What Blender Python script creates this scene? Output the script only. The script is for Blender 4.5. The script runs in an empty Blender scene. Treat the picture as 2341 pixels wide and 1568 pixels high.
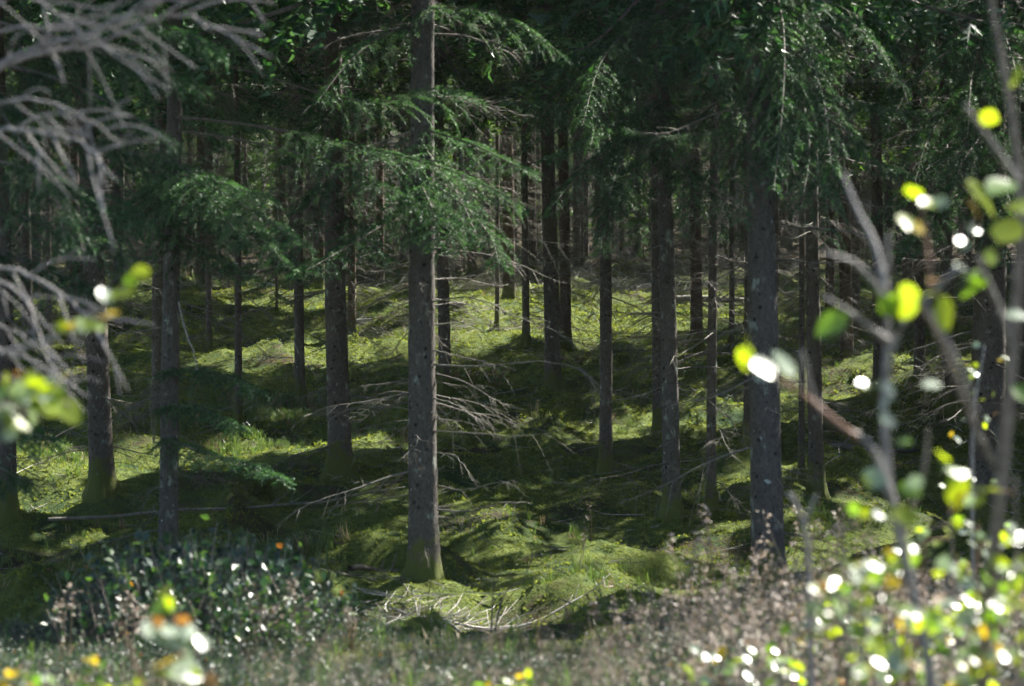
import bpy, math
import numpy as np
from mathutils import Matrix, Vector

# ------------------------------------------------------------------ camera, sky, sun, exposure
SC = bpy.context.scene
COL = SC.collection
FPX, CX, CY, YH = 5525.0, 1170.0, 784.0, 450.0        # focal length and centre in a 2340 x 1568 frame
PITCH = math.atan((CY - YH) / FPX)
CAMZ = 3.55
cam_d = bpy.data.cameras.new('camera')
cam = bpy.data.objects.new('camera', cam_d); COL.objects.link(cam)
cam.location = (0, 0, CAMZ); cam.rotation_euler = (math.pi / 2 - PITCH, 0, 0)
cam_d.sensor_width = 36; cam_d.lens = 85; cam_d.clip_start = 0.1; cam_d.clip_end = 2000
cam_d.dof.use_dof = True; cam_d.dof.focus_distance = 38; cam_d.dof.aperture_fstop = 3.0
SC.camera = cam
SUN_AZ, SUN_EL = math.radians(43), math.radians(43)    # azimuth from +Y towards +X: behind the wood, to the right
S = np.array([math.sin(SUN_AZ) * math.cos(SUN_EL), math.cos(SUN_AZ) * math.cos(SUN_EL), math.sin(SUN_EL)])
W = bpy.data.worlds.new('World'); SC.world = W; W.use_nodes = True
wn = W.node_tree.nodes; wl = W.node_tree.links
sky = wn.new('ShaderNodeTexSky'); sky.sky_type = 'NISHITA'; sky.sun_disc = False
sky.sun_elevation = SUN_EL; sky.sun_rotation = SUN_AZ
wn['Background'].inputs['Strength'].default_value = 0.062
wl.new(sky.outputs[0], wn['Background'].inputs['Color'])
sun_d = bpy.data.lights.new('sun', 'SUN'); sun_d.energy = 5.0; sun_d.angle = math.radians(0.5); sun_d.color = (1, 0.95, 0.86)
sun = bpy.data.objects.new('sun', sun_d); COL.objects.link(sun)
sun.rotation_euler = Vector(-S).to_track_quat('-Z', 'Y').to_euler()
VS = SC.view_settings
VS.view_transform = 'Standard'; VS.look = 'None'; VS.exposure = 2.15; VS.gamma = 1; VS.use_curve_mapping = False
CYC = SC.cycles
CYC.use_denoising = True; CYC.max_bounces = 4; CYC.diffuse_bounces = 2; CYC.glossy_bounces = 1; CYC.adaptive_threshold = .06; CYC.volume_bounces = 0
CYC.transmission_bounces = 2; CYC.sample_clamp_indirect = 6; CYC.caustics_reflective = False; CYC.caustics_refractive = False

R = np.random.default_rng(11)
UP = np.array([0, 0, 1.0])
def nrm(v): v = np.asarray(v, float); return v / (np.linalg.norm(v, axis=-1, keepdims=True) + 1e-12)

# ------------------------------------------------------------------ geometry helpers
def ray(x, y):
    f = np.array([0, math.cos(PITCH), -math.sin(PITCH)]); u = np.array([0, math.sin(PITCH), math.cos(PITCH)])
    return f + np.array([(x - CX) / FPX, 0, 0]) - u * ((y - CY) / FPX)
def px(x, y, d):                                       # the point of the place at depth d (metres north)
    r = ray(x, y); return np.array([0, 0, CAMZ]) + r * (d / r[1])

def _hash(ix, iy, seed):
    h = (ix.astype(np.int64) * 374761393 + iy.astype(np.int64) * 668265263 + seed * 974711) & 0xffffffff
    h = ((h ^ (h >> 13)) * 1274126177) & 0xffffffff
    return ((h ^ (h >> 16)) & 0xffff) / 65535.0
def noise(x, y, seed=0):
    x = np.asarray(x, float); y = np.asarray(y, float)
    ix = np.floor(x); iy = np.floor(y); fx = x - ix; fy = y - iy
    fx = fx * fx * fx * (fx * (fx * 6 - 15) + 10); fy = fy * fy * fy * (fy * (fy * 6 - 15) + 10)
    a = _hash(ix, iy, seed); b = _hash(ix + 1, iy, seed); c = _hash(ix, iy + 1, seed); d = _hash(ix + 1, iy + 1, seed)
    return (a * (1 - fx) + b * fx) * (1 - fy) + (c * (1 - fx) + d * fx) * fy
PY = np.array([-400, -3, 0, 6, 10, 13, 16, 18, 20, 22, 25, 30, 36, 43, 50, 58, 70, 85, 110, 160, 260, 420.])
PZ = np.array([1.9, 1.9, 1.9, 1.82, 1.48, 1.02, .5, .24, .04, -.10, -.18, -.16, -.12, -.04, .33, .95, 1.4, 1.55, 1.5, 5, 26, 42.])
_yy = np.linspace(-400, 420, 8201); _zz = np.interp(_yy, PY, PZ)
_k = np.exp(-np.linspace(-2, 2, 41) ** 2); _k /= _k.sum()
_zz = np.convolve(np.pad(_zz, 20, mode='edge'), _k, mode='valid')
def base_z(y): return np.interp(y, _yy, _zz)
MOUNDS = []                                            # x, y, radius x, radius y, height
def ground_z(x, y):
    x = np.asarray(x, float); y = np.asarray(y, float)
    z = base_z(y)
    amp = np.clip((y - 13) / 6, 0.25, 1)
    n1 = noise(x / 1.9 + 7, y / 2.4, 1); n2 = noise(x / .8, y / 1.0 + 3, 2); n3 = noise(x / .3, y / .34, 3); n4 = noise(x / .12, y / .13, 5)
    rid = 1 - np.abs(2 * noise(x / 1.3 + 31, y / 1.5, 4) - 1)
    z = z + amp * ((n1 - .5) * .5 + (rid ** 2 - .45) * .24 + (n2 - .5) * .26 + (n3 - .5) * .065 + (n4 - .5) * .028)
    if not MOUNDS: return z
    rough = .8 + .4 * noise(x / .25, y / .25, 9)
    if x.size < 3000:
        A = np.array(MOUNDS); q = ((x[..., None] - A[:, 0]) / A[:, 2]) ** 2 + ((y[..., None] - A[:, 1]) / A[:, 3]) ** 2
        return z + rough * np.sum(A[:, 4] * np.exp(-q), -1)
    z = np.array(z)
    for mx, my, rx, ry, h in MOUNDS:
        w = np.where((np.abs(x - mx) < 3 * rx) & (np.abs(y - my) < 3 * ry)); q = ((x[w] - mx) / rx) ** 2 + ((y[w] - my) / ry) ** 2
        z[w] += h * np.exp(-q) * rough[w]
    return z
def depth_at(y):                                       # depth where the smooth ground meets image row y
    ds = np.linspace(8, 140, 2641); row = YH + (CAMZ - base_z(ds)) / ds * FPX
    return float(ds[np.argmin(np.abs(row - y))])
def gp(x, y):
    p = px(x, y, depth_at(y)); p[2] = float(ground_z(p[0], p[1])); return p

class MB:
    def __init__(s): s.V = []; s.T = []; s.M = []; s.n = 0
    def add(s, V, T, m=0):
        V = np.asarray(V, float).reshape(-1, 3); T = np.asarray(T, int).reshape(-1, 3)
        s.V.append(V); s.T.append(T + s.n); s.n += len(V)
        s.M.append(np.full(len(T), m) if np.isscalar(m) else np.asarray(m))
    def tube(s, P, r, sides=5, m=0, cap=True):
        P = np.asarray(P, float); r = np.asarray(r, float) * np.ones(len(P)); n = len(P)
        t = nrm(np.gradient(P, axis=0)); ref = np.where(np.abs(t[:, 2:3]) > .9, np.array([[1., 0, 0]]), UP[None])
        a = nrm(np.cross(t, ref)); b = np.cross(t, a)
        an = np.linspace(0, 2 * math.pi, sides, endpoint=False)
        V = P[:, None] + r[:, None, None] * (np.cos(an)[None, :, None] * a[:, None] + np.sin(an)[None, :, None] * b[:, None])
        i = np.arange(n - 1)[:, None] * sides; j = np.arange(sides)[None]; k = (j + 1) % sides
        q = np.stack([i + j, i + k, i + sides + k, i + sides + j], -1).reshape(-1, 4)
        T = np.concatenate([q[:, [0, 1, 2]], q[:, [0, 2, 3]]])
        V = V.reshape(-1, 3)
        if cap:
            V = np.concatenate([V, P[-1:] + t[-1:] * r[-1] * .5]); e = (n - 1) * sides
            T = np.concatenate([T, [[e + x, e + (x + 1) % sides, len(V) - 1] for x in range(sides)]])
        s.add(V, T, m)
    def scatter(s, TV, TT, X, Y, Z, O, m=0):           # copies of a template; X, Y, Z columns already scaled
        N = len(O)
        if N == 0: return
        V = O[:, None] + TV[None, :, 0:1] * X[:, None] + TV[None, :, 1:2] * Y[:, None] + TV[None, :, 2:3] * Z[:, None]
        T = TT[None] + (np.arange(N) * len(TV))[:, None, None]
        mm = m if np.isscalar(m) else np.repeat(m, len(TT))
        s.add(V.reshape(-1, 3), T.reshape(-1, 3), mm)
    def data(s): return np.concatenate(s.V), np.concatenate(s.T), np.concatenate(s.M)
    def mesh(s, name, mats, smooth=False):
        V, T, M = s.data()
        me = bpy.data.meshes.new(name)
        me.vertices.add(len(V)); me.vertices.foreach_set('co', V.astype(np.float32).ravel())
        me.loops.add(len(T) * 3); me.loops.foreach_set('vertex_index', T.astype(np.int32).ravel())
        me.polygons.add(len(T)); me.polygons.foreach_set('loop_start', np.arange(0, len(T) * 3, 3, dtype=np.int32))
        me.polygons.foreach_set('loop_total', np.full(len(T), 3, dtype=np.int32))
        for mt in (mats if isinstance(mats, (list, tuple)) else [mats]): me.materials.append(mt)
        me.polygons.foreach_set('material_index', M.astype(np.int32))
        me.polygons.foreach_set('use_smooth', np.full(len(T), bool(smooth)))
        me.update(calc_edges=True); me.validate()
        return me
def obj(name, me, parent=None, loc=None, mat=None):
    o = bpy.data.objects.new(name, me); COL.objects.link(o)
    if parent is not None: o.parent = parent
    if mat is not None: o.matrix_basis = mat
    elif loc is not None: o.location = loc
    return o
def tag(o, label=None, cat=None, group=None, kind=None):
    for k, v in (('label', label), ('category', cat), ('group', group), ('kind', kind)):
        if v: o[k] = v
    return o
def thing(name, loc, label, cat, group=None):
    o = bpy.data.objects.new(name, None); COL.objects.link(o); o.location = loc; o.empty_display_size = .2
    return tag(o, label, cat, group)
def spline(P, n):
    P = np.asarray(P, float); k = len(P); t = np.linspace(0, k - 1, n); i = np.clip(t.astype(int), 0, k - 2); f = (t - i)[:, None]
    Q = np.concatenate([2 * P[:1] - P[1:2], P, 2 * P[-1:] - P[-2:-1]])
    a, b, c, d = Q[i], Q[i + 1], Q[i + 2], Q[i + 3]
    return .5 * (2 * b + (c - a) * f + (2 * a - 5 * b + 4 * c - d) * f ** 2 + (3 * b - a - 3 * c + d) * f ** 3)
def basis(o, x, up=UP, s=1.0, roll=0.0):
    x = nrm(x); y = nrm(np.cross(up, x)); z = np.cross(x, y)
    c, q = math.cos(roll), math.sin(roll); y, z = c * y + q * z, -q * y + c * z
    M = Matrix.Identity(4)
    for i in range(3): M[i][0] = x[i] * s; M[i][1] = y[i] * s; M[i][2] = z[i] * s; M[i][3] = o[i]
    return M

# ------------------------------------------------------------------ materials
def new_mat(name):
    m = bpy.data.materials.new(name); m.use_nodes = True; nt = m.node_tree
    return m, nt.nodes, nt.links, nt.nodes['Principled BSDF'], nt.nodes['Material Output']
def nz(n, l, co, scale, detail=3, rough=.6):
    t = n.new('ShaderNodeTexNoise'); t.inputs['Scale'].default_value = scale; t.inputs['Detail'].default_value = detail
    t.inputs['Roughness'].default_value = rough; l.new(co, t.inputs['Vector']); return t.outputs['Fac']
def ramp(n, l, fac, stops):
    r = n.new('ShaderNodeValToRGB'); e = r.color_ramp.elements
    while len(e) < len(stops): e.new(.5)
    for i, (p, c) in enumerate(stops): e[i].position = p; e[i].color = (*c, 1) if len(c) == 3 else c
    l.new(fac, r.inputs[0]); return r.outputs[0]
def mix(n, l, fac, a, b, kind='MIX'):
    m = n.new('ShaderNodeMix'); m.data_type = 'RGBA'; m.blend_type = kind
    for s, v in ((0, fac), (6, a), (7, b)):
        if hasattr(v, 'links') or isinstance(v, bpy.types.NodeSocket): l.new(v, m.inputs[s])
        else: m.inputs[s].default_value = v if s == 0 else (*v, 1)
    return m.outputs[2]
def math_n(n, l, op, a, b=None, c=None, clamp=False):
    m = n.new('ShaderNodeMath'); m.operation = op; m.use_clamp = clamp
    for i, v in enumerate((a, b, c)):
        if v is None: continue
        if isinstance(v, bpy.types.NodeSocket): l.new(v, m.inputs[i])
        else: m.inputs[i].default_value = v
    return m.outputs[0]
def bump(n, l, b, h, strength, dist):
    u = n.new('ShaderNodeBump'); u.inputs['Strength'].default_value = strength; u.inputs['Distance'].default_value = dist
    l.new(h, u.inputs['Height']); l.new(u.outputs[0], b.inputs['Normal'])
    return u

def bark_mat(name, dark, light, lichen=.5, moss=.5, spots=.62):
    m, n, l, b, out = new_mat(name)
    tc = n.new('ShaderNodeTexCoord'); co = tc.outputs['Object']
    mp = n.new('ShaderNodeMapping'); mp.inputs['Scale'].default_value = (1, 1, .55); l.new(co, mp.inputs[0]); sc = mp.outputs[0]
    v = n.new('ShaderNodeTexVoronoi'); v.inputs['Scale'].default_value = 60; v.feature = 'F1'; l.new(sc, v.inputs['Vector'])
    fl = nz(n, l, sc, 26, 5, .7); big = nz(n, l, co, 2.3, 3); mid = nz(n, l, sc, 9, 4, .65)
    c1 = ramp(n, l, fl, [(.2, dark), (.8, light)])
    c2 = mix(n, l, math_n(n, l, 'MULTIPLY', big, .55), c1, tuple(.6 * (d + e) * k for d, e, k in zip(dark, light, (1.0, .8, .65))))
    cr = math_n(n, l, 'MULTIPLY', math_n(n, l, 'SUBTRACT', v.outputs['Distance'], .5, clamp=True), 1.4, clamp=True)
    c3 = mix(n, l, cr, c2, tuple(.6 * d for d in dark))
    ls = math_n(n, l, 'MULTIPLY', math_n(n, l, 'SUBTRACT', mid, spots, clamp=True), 9 * lichen, clamp=True)
    c4 = mix(n, l, ls, c3, (.26, .29, .25))
    sp = nz(n, l, co, 15, 1, .3)                       # round pale lichen rosettes
    ls2 = math_n(n, l, 'MULTIPLY', math_n(n, l, 'SUBTRACT', sp, .735, clamp=True), 16 * lichen, clamp=True)
    c4 = mix(n, l, ls2, c4, (.34, .38, .35))
    kn = n.new('ShaderNodeTexVoronoi'); kn.inputs['Scale'].default_value = 8.5; l.new(co, kn.inputs['Vector'])   # old branch scars
    c4 = mix(n, l, math_n(n, l, 'MULTIPLY', math_n(n, l, 'SUBTRACT', .2, kn.outputs['Distance'], clamp=True), 9, clamp=True), c4, tuple(.45 * d for d in dark))
    z = n.new('ShaderNodeSeparateXYZ'); l.new(co, z.inputs[0])
    mz = math_n(n, l, 'ADD', math_n(n, l, 'MULTIPLY', z.outputs[2], -2.2), math_n(n, l, 'MULTIPLY', mid, 2.6))
    mf = math_n(n, l, 'MULTIPLY', math_n(n, l, 'ADD', mz, -.55 + .5 * moss), 2.5, clamp=True)
    c5 = mix(n, l, mf, c4, (.085, .10, .022))
    l.new(c5, b.inputs['Base Color']); b.inputs['Roughness'].default_value = .9; b.inputs['Specular IOR Level'].default_value = .25
    h = math_n(n, l, 'ADD', math_n(n, l, 'MULTIPLY', v.outputs['Distance'], -.8), fl)
    bump(n, l, b, h, .55, .008)
    return m
def wood_mat(name, a, b_, moss=None, scale=30):
    m, n, l, b, out = new_mat(name)
    co = n.new('ShaderNodeTexCoord').outputs['Object']
    f = nz(n, l, co, scale, 3); c = ramp(n, l, f, [(.3, a), (.7, b_)])
    if moss: c = mix(n, l, math_n(n, l, 'MULTIPLY', math_n(n, l, 'SUBTRACT', nz(n, l, co, 7, 2), .5, clamp=True), 5, clamp=True), c, moss)
    l.new(c, b.inputs['Base Color']); b.inputs['Roughness'].default_value = .8
    bump(n, l, b, f, .4, .004)
    return m
def leaf_mat(name, c1, c2, trans=.35, rough=.4, tcol=None, spec=.5, scale=2.5, vein=False, isl=.5):
    m, n, l, b, out = new_mat(name)
    tc = n.new('ShaderNodeTexCoord'); co = tc.outputs['Object']
    geo = n.new('ShaderNodeNewGeometry'); oi = n.new('ShaderNodeObjectInfo')
    f = nz(n, l, co, scale, 3)
    f = math_n(n, l, 'ADD', math_n(n, l, 'MULTIPLY', f, .7), math_n(n, l, 'MULTIPLY', oi.outputs['Random'], .3))
    if not vein: f = math_n(n, l, 'ADD', f, math_n(n, l, 'MULTIPLY', math_n(n, l, 'SUBTRACT', geo.outputs['Random Per Island'], .5), isl))
    c = ramp(n, l, f, [(.25, c1), (.75, c2)])
    l.new(c, b.inputs['Base Color']); b.inputs['Roughness'].default_value = rough; b.inputs['Specular IOR Level'].default_value = spec
    t = n.new('ShaderNodeBsdfTranslucent'); tm = mix(n, l, 1.0, c, tcol or (1.5, 1.6, .5), 'MULTIPLY'); l.new(tm, t.inputs[0])
    ms = n.new('ShaderNodeMixShader'); ms.inputs[0].default_value = trans
    l.new(b.outputs[0], ms.inputs[1]); l.new(t.outputs[0], ms.inputs[2]); l.new(ms.outputs[0], out.inputs[0])
    return m

M_BARK = bark_mat('spruce_bark', (.040, .034, .030), (.150, .132, .118), .8, .5, .59)
M_BARKG = bark_mat('spruce_bark_grey', (.036, .034, .032), (.142, .134, .126), .9, .4, .58)
M_BARKR = bark_mat('spruce_bark_reddish', (.038, .027, .020), (.13, .092, .068), .2, .5)
M_DEAD = wood_mat('dead_twig_wood', (.075, .066, .054), (.20, .18, .15), (.13, .14, .07))
M_DEADD = wood_mat('dead_twig_dark', (.045, .038, .03), (.15, .13, .105))
M_PALE = wood_mat('bleached_wood', (.17, .155, .14), (.40, .375, .35))
M_TWIG = wood_mat('shrub_bark', (.085, .065, .048), (.25, .21, .17))
M_TWIGP = wood_mat('shrub_bark_pale', (.13, .12, .11), (.32, .30, .28))
M_TWIGR = wood_mat('shrub_bark_reddish', (.13, .06, .035), (.26, .15, .10))
M_NEED = leaf_mat('spruce_needles', (.010, .036, .016), (.028, .085, .034), .28, .55, (1.3, 1.5, .5), .2, 2.0)
M_NEED_SUNLIT = leaf_mat('spruce_needles_sunlit', (.036, .090, .048), (.085, .17, .09), .36, .5, (1.3, 1.5, .5), .25, 2.0)  # paler copy of the needles: sun on the tips put into the colour
M_NEEDF = leaf_mat('spruce_needles_far_brightened', (.030, .070, .024), (.095, .165, .05), .4, .5, (1.4, 1.5, .45), .4, .6)  # lighter needle copy, brightening the dark far stand by colour
M_MOSS = leaf_mat('moss_leaves', (.055, .088, .024), (.20, .23, .055), .45, .7, (1.4, 1.4, .7), .1, 2.2, False, .22)
M_GRASS = leaf_mat('grass_blades', (.045, .085, .025), (.13, .19, .06), .4, .4, (1.3, 1.4, .6), .5, 1.5)
M_STRAW = leaf_mat('dry_straw', (.19, .12, .055), (.38, .29, .17), .3, .5, (1, 1, 1), .4, 3)
M_HUSK = leaf_mat('dry_husks', (.16, .12, .09), (.36, .30, .24), .35, .55, (1, 1, 1), .3, 6)
M_BIL1 = leaf_mat('bilberry_leaf_dark', (.012, .030, .022), (.035, .072, .046), .2, .4, (1.2, 1.6, .6), .4, 3)
M_BIL2 = leaf_mat('bilberry_leaf_green', (.04, .08, .03), (.09, .15, .05), .35, .4, (1.3, 1.5, .5), .45, 3)
M_BIL3 = leaf_mat('bilberry_leaf_autumn', (.20, .07, .02), (.36, .20, .03), .4, .4, (1.3, 1.2, .6), .5, 3)
M_HEA = leaf_mat('heather_sprig', (.05, .06, .03), (.15, .13, .08), .25, .5, (1.2, 1.2, .7), .4, 3)
M_LYG = leaf_mat('leaf_yellow_green', (.20, .28, .02), (.34, .42, .04), .58, .34, (1.5, 1.5, .4), .6, 30, True)
M_LGR = leaf_mat('leaf_green', (.09, .18, .03), (.18, .29, .045), .5, .34, (1.5, 1.6, .4), .7, 30, True)
M_LYE = leaf_mat('leaf_yellow', (.38, .28, .02), (.48, .38, .03), .5, .4, (1.4, 1.3, .5), .5, 30, True)
M_LOR = leaf_mat('leaf_orange', (.26, .13, .04), (.36, .22, .07), .4, .4, (1.4, 1.2, .6), .5, 30, True)
M_LPA = leaf_mat('leaf_glossy_pale', (.17, .23, .15), (.28, .34, .24), .35, .30, (1.2, 1.3, .8), 1.0, 30, True)

def ground_mat():
    m, n, l, b, out = new_mat('mossy_forest_floor')
    co = n.new('ShaderNodeTexCoord').outputs['Object']
    f1 = nz(n, l, co, .9, 4); f2 = nz(n, l, co, 7, 5, .7); f3 = nz(n, l, co, 45, 4, .7); f4 = nz(n, l, co, .45, 3)
    c = ramp(n, l, f2, [(.28, (.045, .070, .018)), (.52, (.115, .15, .034)), (.75, (.20, .23, .055))])
    c = mix(n, l, math_n(n, l, 'MULTIPLY', math_n(n, l, 'SUBTRACT', f1, .48, clamp=True), 5, clamp=True), c, (.036, .072, .028))
    c = mix(n, l, math_n(n, l, 'MULTIPLY', math_n(n, l, 'SUBTRACT', math_n(n, l, 'ADD', math_n(n, l, 'MULTIPLY', f4, .6), math_n(n, l, 'MULTIPLY', f2, .4)), .525, clamp=True), 10, clamp=True), c, (.065, .05, .03))
    c = mix(n, l, .55, c, ramp(n, l, f3, [(.3, (.35, .35, .35)), (.7, (1.5, 1.5, 1.5))]), 'MULTIPLY')
    yz = n.new('ShaderNodeSeparateXYZ'); l.new(co, yz.inputs[0])   # verge soil in front, needle litter behind the glade
    fr = math_n(n, l, 'ADD', math_n(n, l, 'MULTIPLY', yz.outputs[1], -.5), math_n(n, l, 'ADD', math_n(n, l, 'MULTIPLY', f2, 1.5), 6.3), clamp=True)
    c = mix(n, l, fr, c, ramp(n, l, f3, [(.3, (.022, .020, .012)), (.7, (.065, .052, .03))]))
    bk = math_n(n, l, 'MULTIPLY', math_n(n, l, 'ADD', math_n(n, l, 'MULTIPLY', yz.outputs[1], .05), math_n(n, l, 'SUBTRACT', math_n(n, l, 'MULTIPLY', f1, 1.6), 3.9)), 1.5, clamp=True)
    c = mix(n, l, bk, c, ramp(n, l, f3, [(.3, (.03, .024, .014)), (.7, (.095, .075, .046))]))
    l.new(c, b.inputs['Base Color']); b.inputs['Roughness'].default_value = .95; b.inputs['Specular IOR Level'].default_value = .1
    h = math_n(n, l, 'ADD', f2, math_n(n, l, 'MULTIPLY', f3, .5))
    bump(n, l, b, h, 1.0, .09)
    return m
M_GROUND = ground_mat()

# ------------------------------------------------------------------ the trees' positions
# key: (x base px, y base px, width px, x at top of frame px, height m, bark, category of label)
HERO = {
 'main':   (970, 1335, 70, 957, 14.5, M_BARKG, 'thick grey lichen-spotted spruce trunk standing alone left of centre, mossy foot'),
 'right':  (1757, 1372, 76, 1748, 14.5, M_BARKG, 'thickest smooth grey spruce trunk right of centre, foot hidden in brown heather'),
 'rback':  (1709, 1045, 21, 1708, 15, M_BARK, 'thin dark spruce pressed against the left side of the thick right trunk'),
 'lpale':  (384, 1232, 46, 392, 13.5, M_BARKG, 'pale grey spruce rising behind the dark bilberry clump with long bare branch to the right'),
 'ldark':  (366, 1010, 36, 366, 15, M_BARK, 'dark spruce half hidden behind the pale grey trunk at left'),
 'lean':   (233, 1130, 56, 178, 14.5, M_BARK, 'leaning dark spruce at left with flared mossy foot and sunlit right edge'),
 'midl':   (778, 1097, 54, 766, 15.5, M_BARK, 'straight dark brown spruce next to the left of the thick lichen-spotted trunk'),
 'slim6':  (686, 912, 24, 679, 16, M_BARK, 'slim dark spruce with grassy mound at its foot, second left of the lichen-spotted trunk'),
 'slim7':  (545, 985, 18, 534, 14, M_BARK, 'thin dark pole of a spruce whose foot is lost behind a low green bough'),
 'slim8':  (479, 802, 14, 471, 15, M_BARK, 'very thin straight spruce pole just right of the pale grey left trunk'),
 'behind': (1017, 905, 29, 1003, 16, M_BARK, 'dark spruce peeping out behind the right side of the lichen-spotted trunk'),
 'pairl':  (1264, 898, 38, 1257, 17, M_BARK, 'left and nearer one of the close pair of dark spruces in the middle'),
 'pairr':  (1292, 802, 27, 1281, 17, M_BARKR, 'right and farther one of the close pair of dark spruces in the middle'),
 'thin12': (1203, 792, 17, 1197, 15, M_BARK, 'thin dark spruce just left of the close pair, at the edge of the bright moss'),
 'brown':  (1163, 692, 29, 1160, 17, M_BARKR, 'reddish brown spruce standing on top of the brightest sunlit moss bank'),
 'stick':  (1136, 757, 11, 1134, 11, M_BARK, 'thinnest black spruce pole in front of the brightest sunlit moss bank'),
 'mid15':  (1384, 1097, 31, 1377, 15, M_BARK, 'straight slender spruce alone right of the middle with drooping green boughs above'),
 'fork':   (1536, 1190, 42, 1520, 14.5, M_BARKG, 'grey cracked spruce trunk, right one of the two touching trunks'),
 'forkd':  (1509, 1000, 34, 1507, 15.5, M_BARK, 'dark spruce trunk, left one of the two touching trunks'),
 'slim17': (1624, 1182, 24, 1640, 13, M_BARK, 'slim knobbly spruce with crooked dead branches between the touching pair and the thickest right trunk'),
 'back18': (1592, 802, 29, 1585, 16, M_BARKR, 'brown shaded spruce farther back behind the slim knobbly one'),
 'r20':    (1867, 1147, 36, 1856, 14.5, M_BARK, 'dark spruce second to the right of the thickest trunk'),
 'r21':    (1831, 1118, 15, 1830, 12, M_BARK, 'thin dark pole directly left of the dark spruce beside the thickest right trunk'),
 'r22':    (1936, 852, 30, 1930, 16, M_BARKR, 'brown spruce standing back at right with a mossy fallen stem at its foot'),
 'r22b':   (1957, 800, 14, 1950, 15, M_BARK, 'thin spruce tucked against the right side of the brown spruce at right'),
 'far_r':  (2250, 1060, 84, 2262, 15, M_BARK, 'broad dark out-of-focus spruce near the right edge behind the leafy shrub'),
 'edge_l': (18, 1195, 44, -6, 14, M_BARK, 'dark spruce cut by the left edge of the picture'),
 'l25':    (64, 800, 27, 58, 16, M_BARK, 'dark spruce deep at the far left behind the bare grey branches'),
 'l26':    (112, 790, 14, 108, 15, M_BARK, 'thin spruce beside the deep dark one at the far left'),
 'moss27': (803, 775, 20, 800, 16, M_BARKR, 'mossy footed spruce behind the right side of the straight dark brown trunk'),
 'l28':    (732, 668, 20, 728, 17, M_BARKR, 'sunlit reddish slim spruce behind the grassy mound spruce'),
 'c29':    (1218, 640, 22, 1214, 17, M_BARKR, 'orange brown spruce far behind between the thin dark one and the close pair'),
 'c30':    (1317, 650, 20, 1316, 17, M_BARK, 'slim far spruce just right of the close pair in the middle'),
 'l31':    (432, 650, 16, 430, 16, M_BARK, 'far slim spruce right beside the pale grey left trunk above the sunlit moss'),
 'r32':    (1672, 800, 13, 1672, 14, M_BARK, 'thin spruce pole in the gap left of the thickest right trunk'),
 's1': (2010, 935, 30, 2006, 15.5, M_BARK, 'added shade-casting spruce behind the pale grey shrub stem at right'),  # added so that its crown shades the middle of the floor
 's2': (2100, 905, 26, 2096, 16, M_BARK, 'added shade-casting spruce right of the pale grey shrub stem, standing behind its leaves'),  # added beside it for more shade on the moss
 's3': (2168, 945, 32, 2164, 15.5, M_BARK, 'added shade-casting spruce left of the broad blurred right trunk'),  # added too, its crown keeps sun off the middle floor
 's4': (1765, 850, 26, 1764, 16.5, M_BARK, 'added shade-casting spruce almost hidden behind the thickest right trunk'),  # last of the added spruces that shade the floor
 'edge_r': (2335, 1010, 40, 2345, 15, M_BARK, 'dark spruce cut by the right edge of the picture behind the shrub stem'),
}
HP = {}
for k, (xb, yb, w, xt, H, bm, lab) in HERO.items():
    d = depth_at(yb); p = px(xb, yb, d); q = px(xt, 0, d); H += 1.5 if d > 34 else 0
    HP[k] = dict(d=d, x=p[0], r=.5 * w / FPX * d, lean=(q[0] - p[0]) / (q[2] - p[2]), H=H, bark=bm, lab=lab)
    rr = HP[k]['r']
    MOUNDS.append((p[0], d, .3 + rr * 2.6, .3 + rr * 2.6, .03 + rr * .6))
for x, y, rx, ry, h in [(865, 1285, .45, .55, .22), (1120, 1215, .75, .8, .24), (1235, 1310, .6, .5, .10), (1440, 1285, .8, .7, .2), (1150, 730, 1.5, 2, .35), (1660, 1110, .35, .5, .2),
                        (1300, 1130, .9, .9, .22), (210, 1265, 1.0, .7, .2), (1960, 905, 1.6, 1.2, .3), (1230, 985, 1.0, 1.0, .2), (2080, 890, 1.2, 1.2, .28), (470, 1150, 1.0, .7, .2), (640, 830, 1.4, 1.2, .2), (1360, 730, 1.4, 1.6, .2)]:
    p = px(x, y, depth_at(y)); MOUNDS.append((p[0], p[1], rx, ry, h * (.75 if y > 1050 else 1)))
for n_, (k, h) in enumerate(HP.items()):               # settle each trunk where its foot really meets the hummocky floor
    yb = HERO[k][1]; xb = HERO[k][0]; d0 = h['d']; ds = np.linspace(d0 * .9, d0 * 1.12, 60); xs = np.array([px(xb, yb, q)[0] for q in ds])
    rows = YH + (CAMZ - ground_z(xs, ds)) / ds * FPX; best = int(np.argmin(np.abs(rows - yb) + np.abs(ds - d0) * 4)); m_ = MOUNDS[n_]
    dd = {'lpale': 22.6, 'main': 21.9, 'far_r': 25.0, 'right': 20.6}.get(k, float(ds[best])); f = dd / d0; h['d'] = dd; h['x'] = float(px(xb, yb, dd)[0]); h['r'] *= f; MOUNDS[n_] = (h['x'], h['d']) + m_[2:]
for k in ('main', 'right', 'lean', 'fork'):             # let the floor dip or rise so that these four feet stand at their height
    h = HP[k]; dz_ = CAMZ - (HERO[k][1] - YH) / FPX * h['d'] - float(ground_z(h['x'], h['d'])); MOUNDS.append((h['x'], h['d'] - .4, 1.5, 1.9, dz_ * 1.03))
for k, h in HP.items(): h['base'] = np.array([h['x'], h['d'], float(ground_z(h['x'], h['d'])) - .02])

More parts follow.
